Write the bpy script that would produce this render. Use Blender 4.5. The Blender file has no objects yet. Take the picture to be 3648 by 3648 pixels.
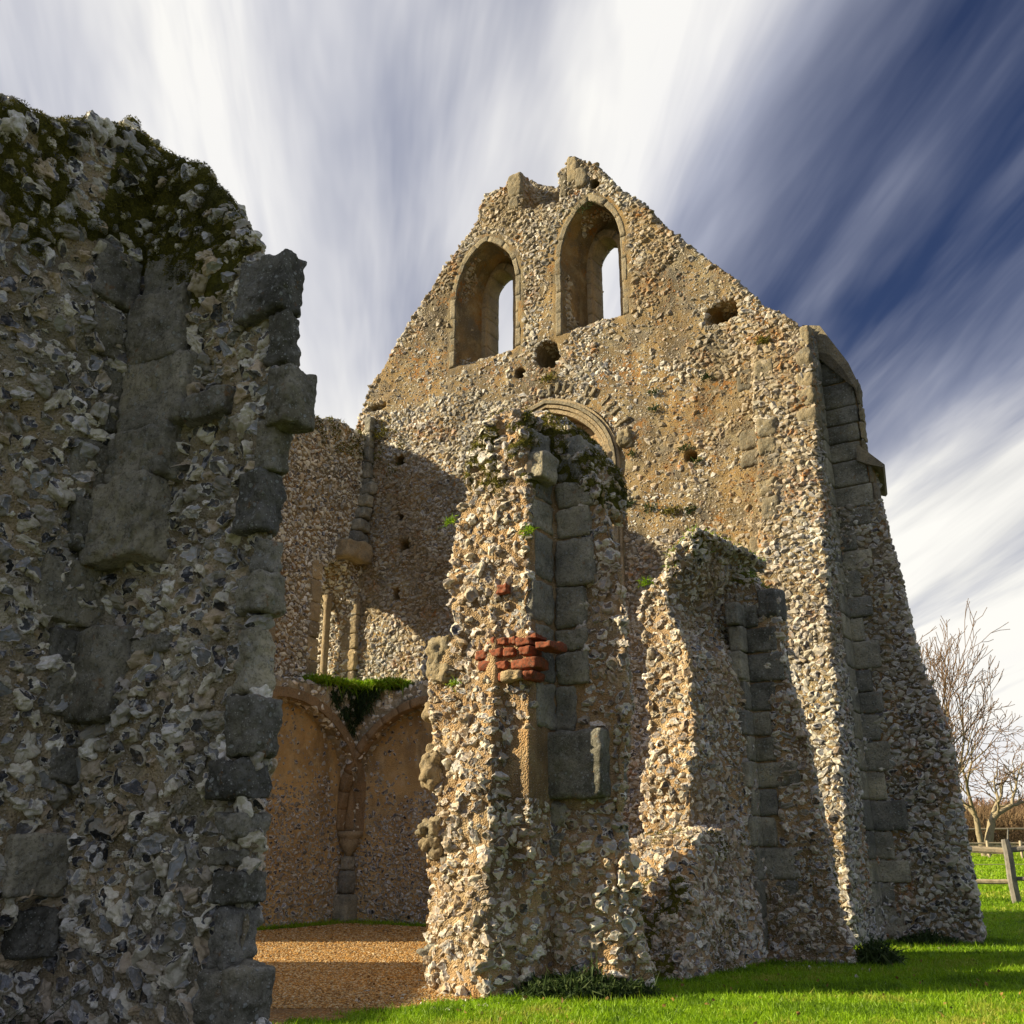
import bpy, bmesh, math
import numpy as np
from mathutils import Vector

rng = np.random.default_rng(7)
SC = bpy.context.scene
COL = SC.collection
R = math.radians

# ---------------------------------------------------------------- camera
FPX, CXY, CAMH, PITCH = 3580.0, 1824.0, 0.85, math.atan(1266 / 3580.0)
cam_d = bpy.data.cameras.new('camera'); cam = bpy.data.objects.new('camera', cam_d); COL.objects.link(cam)
cam.location = (0, 0, CAMH); cam.rotation_euler = (R(90) + PITCH, 0, 0)
cam_d.sensor_width = 36; cam_d.lens = 36 * FPX / 3648.0
cam_d.clip_start = 0.05; cam_d.clip_end = 2000
SC.camera = cam
# ---------------------------------------------------------------- sun, exposure
SUN_EL, SUN_AZ = R(25), R(-91)          # azimuth clockwise from +Y : sun on the left
sd = bpy.data.lights.new('sun', 'SUN'); sun = bpy.data.objects.new('sun', sd); COL.objects.link(sun)
sd.energy = 5.0; sd.angle = R(0.5); sd.color = (1.0, 0.84, 0.56)
to_sun = Vector((math.cos(SUN_EL) * math.sin(SUN_AZ), math.cos(SUN_EL) * math.cos(SUN_AZ), math.sin(SUN_EL)))
sun.rotation_euler = to_sun.to_track_quat('Z', 'Y').to_euler()
SC.view_settings.view_transform = 'Standard'
SC.view_settings.look = 'None'
SC.view_settings.exposure = 0.90
SC.view_settings.gamma = 1


# ---------------------------------------------------------------- node helpers
class NT:
    def __init__(s, tree): s.t = tree; s.n = tree.nodes; s.l = tree.links
    def node(s, kind, **kw):
        n = s.n.new(kind)
        for k, v in kw.items():
            if k.startswith('_'): setattr(n, k[1:], v)
        return n
    def set(s, sock, v):
        if isinstance(v, bpy.types.NodeSocket): s.l.new(v, sock)
        elif isinstance(v, (tuple, list)) and len(v) == 3 and sock.type == 'RGBA': sock.default_value = (*v, 1)
        else: sock.default_value = v
    def math(s, op, a, b=0.0, c=0.0, clamp=False):
        n = s.node('ShaderNodeMath', _operation=op, _use_clamp=clamp)
        s.set(n.inputs[0], a); s.set(n.inputs[1], b); s.set(n.inputs[2], c)
        return n.outputs[0]
    def vmath(s, op, a, b=(0, 0, 0)):
        n = s.node('ShaderNodeVectorMath', _operation=op)
        s.set(n.inputs[0], a); s.set(n.inputs[1], b)
        return n.outputs[0]
    def noise(s, vec, scale, detail=4, rough=0.55, out='Fac', dist=0.0):
        n = s.node('ShaderNodeTexNoise'); s.set(n.inputs['Vector'], vec)
        s.set(n.inputs['Scale'], scale); s.set(n.inputs['Detail'], detail); s.set(n.inputs['Roughness'], rough)
        s.set(n.inputs['Distortion'], dist)
        return n.outputs[out]
    def voro(s, vec, scale, feature='F1', out='Distance', rand=1.0):
        n = s.node('ShaderNodeTexVoronoi', _feature=feature); s.set(n.inputs['Vector'], vec)
        s.set(n.inputs['Scale'], scale); s.set(n.inputs['Randomness'], rand)
        return n.outputs[out]
    def ramp(s, fac, stops, interp='LINEAR'):
        n = s.node('ShaderNodeValToRGB'); s.set(n.inputs[0], fac)
        cr = n.color_ramp; cr.interpolation = interp
        while len(cr.elements) < len(stops): cr.elements.new(0.5)
        for e, (p, c) in zip(cr.elements, stops):
            e.position = p
            if not isinstance(c, (tuple, list)): c = (c, c, c)
            e.color = (*c, 1)
        return n.outputs[0]
    def mix(s, fac, a, b, mode='MIX'):
        n = s.node('ShaderNodeMix', _data_type='RGBA', _blend_type=mode)
        s.set(n.inputs[0], fac); s.set(n.inputs[6], a); s.set(n.inputs[7], b)
        return n.outputs[2]
    def attr(s, name, out='Fac'):
        n = s.node('ShaderNodeAttribute', _attribute_name=name); return n.outputs[out]


def new_mat(name):
    m = bpy.data.materials.new(name); m.use_nodes = True
    m.node_tree.nodes.clear()
    t = NT(m.node_tree)
    out = t.node('ShaderNodeOutputMaterial'); b = t.node('ShaderNodeBsdfPrincipled')
    t.l.new(b.outputs[0], out.inputs[0])
    b.inputs['Specular IOR Level'].default_value = 0.3
    return m, t, b


# ---------------------------------------------------------------- sky (long-exposure cloud streaks drifting overhead)
W = bpy.data.worlds.new('World'); SC.world = W; W.use_nodes = True
wt = NT(W.node_tree); wt.n.clear()
wo = wt.node('ShaderNodeOutputWorld'); bg = wt.node('ShaderNodeBackground'); wt.l.new(bg.outputs[0], wo.inputs[0])
bg.inputs[1].default_value = 0.1
sky = wt.node('ShaderNodeTexSky', _sky_type='NISHITA', _sun_disc=False, _sun_elevation=SUN_EL, _sun_rotation=SUN_AZ)
tc = wt.node('ShaderNodeTexCoord').outputs['Generated']
sep = wt.node('ShaderNodeSeparateXYZ'); wt.l.new(tc, sep.inputs[0])
zz = wt.math('MAXIMUM', sep.outputs[2], 0.02); zz = wt.math('ADD', zz, 0.12)
px_ = wt.math('DIVIDE', sep.outputs[0], zz); py_ = wt.math('DIVIDE', sep.outputs[1], zz)
# wind direction in the cloud plane
xs = wt.math('ADD', px_, wt.math('MULTIPLY', wt.math('SUBTRACT', py_, 1.0), 0.16))
def comb(a, b, c=0.0):
    n = wt.node('ShaderNodeCombineXYZ'); wt.set(n.inputs[0], a); wt.set(n.inputs[1], b); wt.set(n.inputs[2], c); return n.outputs[0]
n1 = wt.noise(comb(wt.math('MULTIPLY', xs, 1.0), wt.math('MULTIPLY', py_, 0.30)), 2.2, 3, 0.5, dist=0.5)
n2 = wt.noise(comb(wt.math('MULTIPLY', xs, 1.0), wt.math('MULTIPLY', py_, 0.16), 3.3), 4.4, 5, 0.6, dist=0.35)
n3 = wt.noise(comb(wt.math('MULTIPLY', xs, 1.0), wt.math('MULTIPLY', py_, 0.5), 7.3), 1.4, 2, 0.5)
base = wt.ramp(wt.math('MULTIPLY', wt.math('ADD', xs, 1.5), 1 / 3.0),
               [(0.0, .75), (0.30, 0.62), (0.40, 0.85), (0.555, 0.88), (0.605, 0.52), (0.650, 0.12), (0.70, 0.20), (0.80, 0.46), (1.0, 0.6)])
near = wt.ramp(py_, [(0.0, 0.0), (1.0, 1.0)])
far = wt.math('MULTIPLY', wt.math('SUBTRACT', py_, 1.35), 0.62, clamp=True)
dens = wt.math('ADD', base, wt.math('MULTIPLY', wt.math('SUBTRACT', n1, 0.5), 1.15))
dens = wt.math('ADD', dens, wt.math('MULTIPLY', wt.math('SUBTRACT', n2, 0.5), 1.2))
dens = wt.math('ADD', dens, wt.math('MULTIPLY', far, 0.62))
dens = wt.math('SMOOTH_MAX', dens, 0.0, 0.05); dens = wt.math('MINIMUM', dens, 1.0)
behind = wt.math('MULTIPLY', wt.math('ADD', sep.outputs[1], 0.3), 1.8, clamp=True)
dens = wt.math('MULTIPLY', dens, wt.math('ADD', wt.math('MULTIPLY', behind, 0.30), 0.70))
cl = wt.ramp(wt.math('ADD', wt.math('MULTIPLY', n3, 0.55), wt.math('MULTIPLY', dens, 0.5)),
             [(0.30, (1.8, 2.0, 2.75)), (0.48, (3.2, 3.35, 4.0)), (0.62, (4.5, 4.5, 4.7)), (0.80, (5.4, 5.3, 5.0))])
blue = wt.mix(1.0, sky.outputs[0], (0.17, 0.19, 0.29), 'MULTIPLY')
wt.l.new(wt.mix(dens, blue, cl), bg.inputs[0])

# ---------------------------------------------------------------- geometry of the building frame
ctp, stp = math.cos(PITCH), math.sin(PITCH)
EYE = np.array([0, 0, CAMH])
def ray(x, y):
    r = (x - CXY) / FPX; v = (CXY - y) / FPX
    return np.array([r, ctp - stp * v, stp + ctp * v])
def gnd(x, y, z=0.0):
    d = ray(x, y); return EYE + d * ((z - CAMH) / d[2])
ANG = R(32)
G = np.array([math.cos(ANG), -math.sin(ANG), 0.0])     # along the gable wall, towards the right and the viewer
Wd = np.array([math.sin(ANG), math.cos(ANG), 0.0])     # into the depth, along the side walls
C0 = np.array([-2.70, 17.42, 0.0])                     # inner corner of the two far walls
def bw(s, b, z):
    s, b, z = np.asarray(s, float), np.asarray(b, float), np.asarray(z, float)
    s, b, z = np.broadcast_arrays(s, b, z)
    return C0 + s[..., None] * G + b[..., None] * Wd + np.array([0, 0, 1.0]) * z[..., None]
def _hit(x, y, P, n):
    d = ray(x, y); return EYE + d * (np.dot(P - EYE, n) / np.dot(d, n))
def GS(x, y, b=0.0):        # a point of the wall plane at depth b -> (s, z)
    p = _hit(x, y, C0 + Wd * b, Wd); return float((p - C0) @ G), float(p[2])
def GB(x, y, s=0.0):        # a point of the wall plane at offset s -> (b, z)
    p = _hit(x, y, C0 + G * s, G); return float((p - C0) @ Wd), float(p[2])
def terrain(x, y):
    x, y = np.asarray(x, float), np.asarray(y, float)
    t = np.clip(y - 15, 0, None)
    return 0.042 * t * (1 - np.exp(-t / 5.0)) - 0.004 * np.clip(t - 40, 0, None)


# ---------------------------------------------------------------- noise (numpy)
def _hash(i, j, k, seed):
    h = (i.astype(np.int64) * 374761393 + j.astype(np.int64) * 668265263 + k.astype(np.int64) * 2147483647 + seed * 1274126177) & 0xffffffff
    h = ((h ^ (h >> 13)) * 1274126177) & 0xffffffff
    h = h ^ (h >> 16)
    return (h & 0xffff) / 65535.0
def vnoise(p, scale=1.0, seed=0):
    p = np.asarray(p) * scale; i = np.floor(p); f = p - i; f = f * f * (3 - 2 * f); i = i.astype(np.int64)
    o = 0
    for dx in (0, 1):
        for dy in (0, 1):
            for dz in (0, 1):
                w = (f[:, 0] if dx else 1 - f[:, 0]) * (f[:, 1] if dy else 1 - f[:, 1]) * (f[:, 2] if dz else 1 - f[:, 2])
                o = o + w * _hash(i[:, 0] + dx, i[:, 1] + dy, i[:, 2] + dz, seed)
    return o
def fbm(p, scale=1.0, octs=4, seed=0, gain=0.5):
    a, t, o = 1.0, 0.0, 0
    for k in range(octs):
        o = o + a * vnoise(p, scale * 2 ** k, seed + 17 * k); t += a; a *= gain
    return o / t
def sstep(a, b, x):
    t = np.clip((x - a) / (b - a), 0, 1); return t * t * (3 - 2 * t)


# ---------------------------------------------------------------- mesh helpers
def mk_mesh(name, verts, faces, mats, mat_idx=None, attrs=None, smooth=False):
    """faces: (n,3) or (n,4) int array"""
    verts = np.asarray(verts, np.float32); faces = np.asarray(faces, np.int32); n, k = faces.shape
    me = bpy.data.meshes.new(name)
    me.vertices.add(len(verts)); me.vertices.foreach_set('co', verts.ravel())
    me.loops.add(n * k); me.loops.foreach_set('vertex_index', faces.ravel())
    me.polygons.add(n)
    me.polygons.foreach_set('loop_start', np.arange(0, n * k, k, dtype=np.int32))
    me.polygons.foreach_set('loop_total', np.full(n, k, np.int32))
    for m in mats: me.materials.append(m)
    if mat_idx is not None: me.polygons.foreach_set('material_index', np.asarray(mat_idx, np.int32))
    me.update(calc_edges=True)
    sm = np.full(n, bool(smooth)) if not isinstance(smooth, np.ndarray) else smooth
    me.polygons.foreach_set('use_smooth', sm)
    if attrs:
        for a, v in attrs.items():
            at = me.attributes.new(a, 'FLOAT', 'POINT'); at.data.foreach_set('value', np.asarray(v, np.float32))
    return me
def obj(name, me, parent=None):
    o = bpy.data.objects.new(name, me); COL.objects.link(o)
    if parent is not None:
        o.parent = parent; o.matrix_parent_inverse = parent.matrix_world.inverted()
    return o
def thing(name, label, cat, loc=(0, 0, 0), group=None):
    o = bpy.data.objects.new(name, None); COL.objects.link(o); o.location = loc
    o['label'] = label; o['category'] = cat
    if group: o['group'] = group
    bpy.context.view_layer.update()
    return o
def tag(o, label=None, cat=None, group=None, kind=None):
    if label: o['label'] = label
    if cat: o['category'] = cat
    if group: o['group'] = group
    if kind: o['kind'] = kind
    return o

def prism(poly, b0, b1, mode='g'):
    """closed prism. mode g: poly in (s,z), extruded in b. mode w: poly in (b,z), extruded in s."""
    poly = np.array(poly, float); n = len(poly)
    if mode == 'g':
        a = bw(poly[:, 0], b0, poly[:, 1]); c = bw(poly[:, 0], b1, poly[:, 1])
    else:
        a = bw(b0, poly[:, 0], poly[:, 1]); c = bw(b1, poly[:, 0], poly[:, 1])
    return loft([a, c])
def loft(rings):
    bm = bmesh.new(); vs = [[bm.verts.new(p) for p in r] for r in rings]; n = len(rings[0])
    for q in range(len(rings) - 1):
        for i in range(n):
            j = (i + 1) % n; bm.faces.new((vs[q][i], vs[q][j], vs[q + 1][j], vs[q + 1][i]))
    bm.faces.new(vs[0]); bm.faces.new(vs[-1][::-1])
    bmesh.ops.triangulate(bm, faces=bm.faces[:]); bmesh.ops.recalc_face_normals(bm, faces=bm.faces[:])
    me = bpy.data.meshes.new('tmp'); bm.to_mesh(me); bm.free(); return me
def hexa(bot, top):
    """bot/top: 4 (s,b,z) corners"""
    return loft([[bw(*p) for p in bot], [bw(*p) for p in top]])

def realise(o):
    dg = bpy.context.evaluated_depsgraph_get(); dg.update()
    return bpy.data.meshes.new_from_object(o.evaluated_get(dg))
def boolean(me, cutters):
    o = obj('tmp', me)
    cs = []
    for c in cutters:
        co = obj('tmpc', c); cs.append(co)
        m = o.modifiers.new('b', 'BOOLEAN'); m.operation = 'DIFFERENCE'; m.solver = 'EXACT'; m.object = co
    r = realise(o)
    for x in cs + [o]: bpy.data.objects.remove(x)
    return r
def merge(mes):
    bm = bmesh.new()
    for m in mes: bm.from_mesh(m)
    me = bpy.data.meshes.new('tmp'); bm.to_mesh(me); bm.free(); return me
def remesh(mes, voxel):
    o = obj('tmp', merge(mes)); m = o.modifiers.new('r', 'REMESH'); m.mode = 'VOXEL'; m.voxel_size = voxel
    r = realise(o); bpy.data.objects.remove(o)
    nv = len(r.vertices); V = np.empty(nv * 3, np.float32); r.vertices.foreach_get('co', V); V = V.reshape(-1, 3).astype(float)
    r.calc_loop_triangles(); T = np.empty(len(r.loop_triangles) * 3, np.int32); r.loop_triangles.foreach_get('vertices', T); T = T.reshape(-1, 3)
    N = np.empty(nv * 3, np.float32); r.vertex_normals.foreach_get('vector', N); N = N.reshape(-1, 3).astype(float)
    bpy.data.meshes.remove(r)
    return V, T, N

# ---- flint prototypes
def ico(sub):
    bm = bmesh.new(); bmesh.ops.create_icosphere(bm, subdivisions=sub, radius=1)
    V = np.array([v.co[:] for v in bm.verts]); T = np.array([[v.index for v in f.verts] for f in bm.faces]); bm.free(); return V, T
_protos = {}
def protos(sub, n=26):
    if sub in _protos: return _protos[sub]
    V0, T = ico(sub); out = []; rr = np.random.default_rng(100 + sub)
    for k in range(n):
        V = V0.copy(); off = rr.uniform(-50, 50, 3)
        rad = 0.72 + 0.75 * (fbm(V + off, 1.25, 2, k) - 0.5) * 1.5
        # hollows and knobs typical of flint nodules
        rad += 0.24 * (np.abs(vnoise(V + off, 2.3, k + 5) - 0.5) * 2 - 0.4)
        V = V * rad[:, None]
        V *= np.array([rr.uniform(0.85, 1.25), rr.uniform(0.68, 1.0), rr.uniform(0.7, 1.0)])
        cut = np.zeros(len(V))
        npl = rr.integers(1, 5)
        for q in range(npl):
            if q == 0 and rr.random() < 0.75: nrm = np.array([rr.normal(0, .3), rr.normal(0, .3), 1.0]); dd = rr.uniform(0.28, 0.5)
            else: nrm = rr.normal(0, 1, 3); nrm[2] = abs(nrm[2]) * .6; dd = rr.uniform(0.4, 0.65)
            nrm /= np.linalg.norm(nrm); h = V @ nrm - dd
            mk = h > 0
            V[mk] -= nrm * (h[mk] * 0.93)[:, None]
            # conchoidal hollow
            V[mk] -= nrm * (0.10 * np.sin(np.clip(h[mk] / 0.25, 0, 1) * math.pi * .5))[:, None]
            cut = np.maximum(cut, np.clip(h / 0.12, 0, 1))
        V += V0 * ((fbm(V + off, 5.0, 2, k + 9) - .5) * 0.12 + (fbm(V + off, 13.0, 2, k + 19) - .5) * (0.06 if sub > 3 else 0))[:, None]
        out.append((V, cut))
    _protos[sub] = (out, T); return _protos[sub]

def scatter(V, T, n_target, seed=0):
    rr = np.random.default_rng(seed)
    A, B, Cc = V[T[:, 0]], V[T[:, 1]], V[T[:, 2]]
    cr = np.cross(B - A, Cc - A); ar = np.linalg.norm(cr, axis=1) * .5; nr = cr / (2 * ar[:, None] + 1e-12)
    cen = (A + B + Cc) / 3
    facing = ((EYE - cen) * nr).sum(1) / np.linalg.norm(EYE - cen, axis=1)
    wgt = ar * (facing > -0.45)
    tot = wgt.sum()
    idx = rr.choice(len(T), size=n_target, p=wgt / tot)
    u, v = rr.random(n_target), rr.random(n_target); m = u + v > 1; u[m] = 1 - u[m]; v[m] = 1 - v[m]
    P = A[idx] + (B - A)[idx] * u[:, None] + (Cc - A)[idx] * v[:, None]
    return P, nr[idx], tot
def thin(P, Rr):
    """greedy dart throwing with per-point radius"""
    cell = Rr.max() * 2; grid = {}; keep = []
    K = np.floor(P / cell).astype(int)
    Pl = P.tolist(); Rl = Rr.tolist(); Kl = K.tolist()
    for i in range(len(Pl)):
        kx, ky, kz = Kl[i]; p = Pl[i]; r = Rl[i]; ok = True
        for a in (-1, 0, 1):
            for b in (-1, 0, 1):
                for c in (-1, 0, 1):
                    for j in grid.get((kx + a, ky + b, kz + c), ()):
                        q = Pl[j]; d = (p[0] - q[0]) ** 2 + (p[1] - q[1]) ** 2 + (p[2] - q[2]) ** 2
                        rr_ = (r + Rl[j]) * 0.5
                        if d < rr_ * rr_: ok = False; break
                    if not ok: break
                if not ok: break
            if not ok: break
        if ok: grid.setdefault((kx, ky, kz), []).append(i); keep.append(i)
    return np.array(keep, int)

def stones(P, N, size, sub, seed=0, sink=0.25, upright=0.0):
    """build one joined array of flints at P with normals N, radius size"""
    prs, T = protos(sub); rr = np.random.default_rng(seed); n = len(P); nv = len(prs[0][0])
    pid = rr.integers(0, len(prs), n)
    up = np.array([0, 0, 1.0])
    tx = np.cross(np.broadcast_to(up, N.shape), N); ln = np.linalg.norm(tx, axis=1); bad = ln < 0.2
    tx[bad] = np.cross(N[bad], np.array([1.0, 0.2, 0])); tx /= np.linalg.norm(tx, axis=1)[:, None]
    # laid roughly in courses: long axis near horizontal, a good deal of scatter
    a = rr.normal(0, 0.45, n) + (rr.random(n) < 0.15) * rr.uniform(-1.5, 1.5, n); ty = np.cross(N, tx)
    X = tx * np.cos(a)[:, None] + ty * np.sin(a)[:, None]; Y = np.cross(N, X)
    tilt = rr.normal(0, 0.22, n)
    Z = N * np.cos(tilt)[:, None] + Y * np.sin(tilt)[:, None]; Y2 = np.cross(Z, X)
    flip = np.where(rr.random(n) < .5, -1.0, 1.0)
    sx, sy = rr.uniform(.9, 1.25, n), rr.uniform(.72, 1.05, n)
    PV = np.stack([p[0] for p in prs]); PC = np.stack([p[1] for p in prs])
    L = PV[pid]
    V = (P - N * (size * sink)[:, None])[:, None, :] + size[:, None, None] * (
        (L[:, :, 0] * (sx * flip)[:, None])[..., None] * X[:, None, :] + (L[:, :, 1] * (sy * flip)[:, None])[..., None] * Y2[:, None, :] + L[:, :, 2][..., None] * Z[:, None, :])
    F = (T[None] + (np.arange(n) * nv)[:, None, None])
    cut = PC[pid]; rnd = np.repeat(rr.random(n), nv)
    return V.reshape(-1, 3), F.reshape(-1, 3), cut.ravel(), rnd

def masonry(name, mes, voxel, size, parent, dens=1.0, mask=None, sub=2, disp=(0.05, 0.02), seed=1, mats=None, sink=.2, avoid=None, fine=None, small=0.0, space=1.2, mossfn=None):
    """mortar core (voxel union, eroded) with flints bedded in it, one mesh"""
    V, T, N = remesh(mes, voxel)
    d = disp[0] * (fbm(V, 1.3, 3, seed) - .5) * 2 + disp[1] * (fbm(V, 7, 3, seed + 3) - .5) * 2 + disp[1] * .5 * (fbm(V, 28, 2, seed + 4) - .5)
    keepflat = 1.0
    if avoid is not None: keepflat = 1 - avoid(V)
    V2 = V + N * (d * keepflat)[:, None]
    tm = np.zeros(len(T), int)
    if mossfn is not None:
        mv = mossfn(V2, N); cl_ = fbm(V2, 7, 3, seed + 6); V2 = V2 + N * (mv * (.015 + .06 * (cl_ - .3)))[:, None]; tm = np.where(mv[T].mean(1) > .5, 2, 0)
    P, Np, area = scatter(V2, T, 10, seed)
    n = int(area / (size * size) * 2.2 * dens)
    P, Np, _ = scatter(V2, T, n, seed)
    rr = np.random.default_rng(seed + 50)
    sz = size * np.exp(rr.normal(0, 0.42, n)); sz = np.clip(sz, size * .4, size * 1.85)
    order = np.argsort(-sz + rr.normal(0, size * .25, n)); P, Np, sz = P[order], Np[order], sz[order]
    if mask is not None:
        m = mask(P, Np); q = rr.random(len(P)); small_ = (q > m) & (rr.random(len(P)) < small)
        k = (q < m) | small_; sz = np.where(small_, sz * .4, sz); P, Np, sz = P[k], Np[k], sz[k]
    if avoid is not None:
        k = avoid(P) < .5; P, Np, sz = P[k], Np[k], sz[k]
    kp = thin(P, sz * space); P, Np, sz = P[kp], Np[kp], sz[kp]
    # smoothed normals
    SV, SF, cut, rnd = stones(P, Np, sz, sub, seed, sink)
    nv = len(V2)
    allV = np.vstack([V2, SV]); allT = np.vstack([T, SF + nv])
    mi = np.concatenate([tm, np.ones(len(SF), int)])
    sm = np.concatenate([np.ones(len(T), bool), np.full(len(SF), False)])
    me = mk_mesh(name, allV, allT, (mats or [M_mortar, M_flint]) + [M_mossbed], mi,
                 {'cut': np.concatenate([np.zeros(nv), cut]), 'rnd': np.concatenate([np.zeros(nv), rnd])}, sm)
    print(name, 'flints', len(P), 'verts', len(allV))
    return obj(name, me, parent), (V2, T, N)

# ---------------------------------------------------------------- materials
def coords(t): return t.node('ShaderNodeTexCoord').outputs['Object']
def up_mask(t, lo=0.2, hi=0.8):
    g = t.node('ShaderNodeNewGeometry'); s = t.node('ShaderNodeSeparateXYZ'); t.l.new(g.outputs['Normal'], s.inputs[0])
    return t.math('MULTIPLY', t.math('SUBTRACT', s.outputs[2], lo), 1 / (hi - lo), clamp=True)
def bump(t, b, h, strength=0.5, dist=0.01):
    n = t.node('ShaderNodeBump'); t.set(n.inputs['Height'], h); n.inputs['Strength'].default_value = strength; n.inputs['Distance'].default_value = dist
    t.l.new(n.outputs[0], b.inputs['Normal'])

def make_flint(name, warm=0.0, lichen=0.0, dark=1.0, stain=0.0, smear=.55, peach=0.0):
    m, t, b = new_mat(name); co = coords(t)
    cut = t.attr('cut'); rnd = t.attr('rnd')
    nz = t.noise(co, 22, 4, .6); nz2 = t.noise(co, 70, 3, .6)
    cortex = t.ramp(rnd, [(0, (.74 * dark, .70 * dark, .58 * dark)), (.22, (.46 * dark, .43 * dark, .34 * dark)), (.40, (.76 * dark, .74 * dark, .65 * dark)), (.5, (.24 * dark, .23 * dark, .20 * dark)), (.62, (.36 * dark, .34 * dark, .28 * dark)),
                          (.75, (.50 * dark, .40 * dark, .27 * dark)), (.9, (.34 * dark, .34 * dark, .33 * dark)), (1, (.85 * dark, .82 * dark, .76 * dark))])
    r2 = t.math('FRACT', t.math('MULTIPLY', rnd, 17.3))
    core = t.ramp(r2, [(0, (.022, .024, .027)), (.35, (.05, .053, .06)), (.55, (.13, .135, .145)), (.72, (.36, .38, .40)), (.82, (.06, .055, .05)), (1, (.50, .51, .50))])
    core = t.mix(t.ramp(nz, [(.50, 0), (.66, .8)]), core, (.46, .47, .52))
    f = t.math('ADD', cut, t.math('MULTIPLY', t.math('SUBTRACT', nz2, .5), .9))
    c = t.mix(t.ramp(f, [(.42, 0), (.62, 1)]), cortex, core)
    rim = t.ramp(f, [(.2, 0), (.42, .75), (.55, .75), (.68, 0)])
    c = t.mix(rim, c, (.80, .78, .74))
    # broken surface in dark flint, then grime, mortar smear, orange lichen
    if stain:
        sz3 = t.node('ShaderNodeSeparateXYZ'); t.l.new(co, sz3.inputs[0]); hi = t.math('MULTIPLY', t.math('SUBTRACT', sz3.outputs[2], 2.5), .4, clamp=True)
        c = t.mix(t.math('MULTIPLY', hi, t.ramp(t.noise(co, .55, 5, .6), [(.44, 0), (.60, stain)])), c, (.24, .165, .065)); c = t.mix(t.math('MULTIPLY', hi, t.ramp(t.noise(co, .9, 5, .65), [(.53, 0), (.64, stain)])), c, (.11, .10, .075))
    c = t.mix(t.ramp(t.noise(co, 9, 4, .65), [(.54, 0), (.70, .5)]), c, (.115, .10, .075))
    c = t.mix(t.ramp(t.noise(co, 35, 3, .7), [(.52, 0), (.66, smear)]), c, (.42 + warm, .33, .22 - warm * .5))
    if peach: c = t.mix(t.ramp(t.noise(co, 2.6, 4, .6), [(.42, 0), (.6, peach)]), c, (.50, .33, .17))
    if lichen > 0:
        lm = t.math('MULTIPLY', t.ramp(t.noise(co, 1.6, 3, .6), [(.54, 0), (.66, 1)]), t.ramp(t.noise(co, 14, 3, .7), [(.48, 0), (.56, 1)]))
        c = t.mix(t.math('MULTIPLY', lm, lichen), c, (.36, .155, .03))
    t.l.new(c, b.inputs['Base Color'])
    t.set(b.inputs['Roughness'], t.ramp(f, [(.4, .85), (.6, .42)]))
    bump(t, b, t.noise(co, 60, 5, .7), .55, .008)
    return m
def make_mortar(name, col=(.42, .30, .175), dark=(.20, .16, .11), pale=(.55, .47, .36), lichen=0.0, grey=0.3, moss=0.0):
    m, t, b = new_mat(name); co = coords(t)
    c = t.mix(t.ramp(t.noise(co, 1.3, 4, .6), [(.4, 0), (.62, 1)]), col, dark)
    c = t.mix(t.ramp(t.noise(co, 4.0, 4, .6), [(.5, 0), (.66, .8)]), c, pale)
    c = t.mix(t.math('MULTIPLY', t.ramp(t.noise(co, 2.3, 5, .7), [(.5, 0), (.62, 1)]), grey), c, (.15, .14, .12))
    stc = t.vmath('MULTIPLY', co, (1.0, 1.0, .28)); c = t.mix(t.ramp(t.noise(stc, 1.5, 5, .7), [(.52, 0), (.66, .65)]), c, tuple(x * .42 for x in dark))
    # aggregate: pebbles and lime lumps in the mortar
    v = t.voro(co, 75, 'F1', 'Distance'); vc = t.voro(co, 75, 'F1', 'Color')
    sepc = t.node('ShaderNodeSeparateColor'); t.l.new(vc, sepc.inputs[0])
    peb = t.math('MULTIPLY', t.ramp(v, [(.26, 1), (.36, 0)]), t.ramp(sepc.outputs[0], [(.62, 0), (.66, 1)]))
    pebc = t.ramp(sepc.outputs[1], [(0, (.06, .055, .05)), (.4, (.28, .20, .12)), (.6, (.5, .46, .40)), (1, (.7, .68, .64))])
    c = t.mix(t.math('MULTIPLY', peb, .8), c, pebc)
    if lichen > 0:
        lm = t.math('MULTIPLY', t.ramp(t.noise(co, 1.4, 3, .6), [(.52, 0), (.64, 1)]), t.ramp(t.noise(co, 11, 4, .7), [(.48, 0), (.56, 1)]))
        c = t.mix(t.math('MULTIPLY', lm, lichen), c, (.34, .15, .03))
    if moss > 0:
        mm = t.math('MULTIPLY', up_mask(t, .1, .6), t.ramp(t.noise(co, 3, 4, .6), [(.35, 0), (.5, 1)]))
        c = t.mix(t.math('MULTIPLY', mm, moss), c, (.05, .06, .012))
    t.l.new(c, b.inputs['Base Color']); b.inputs['Roughness'].default_value = .95
    h = t.math('ADD', t.noise(co, 30, 6, .72), t.math('MULTIPLY', t.math('SUBTRACT', 0.4, v), 1.1))
    bump(t, b, h, .9, .014)
    return m
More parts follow.
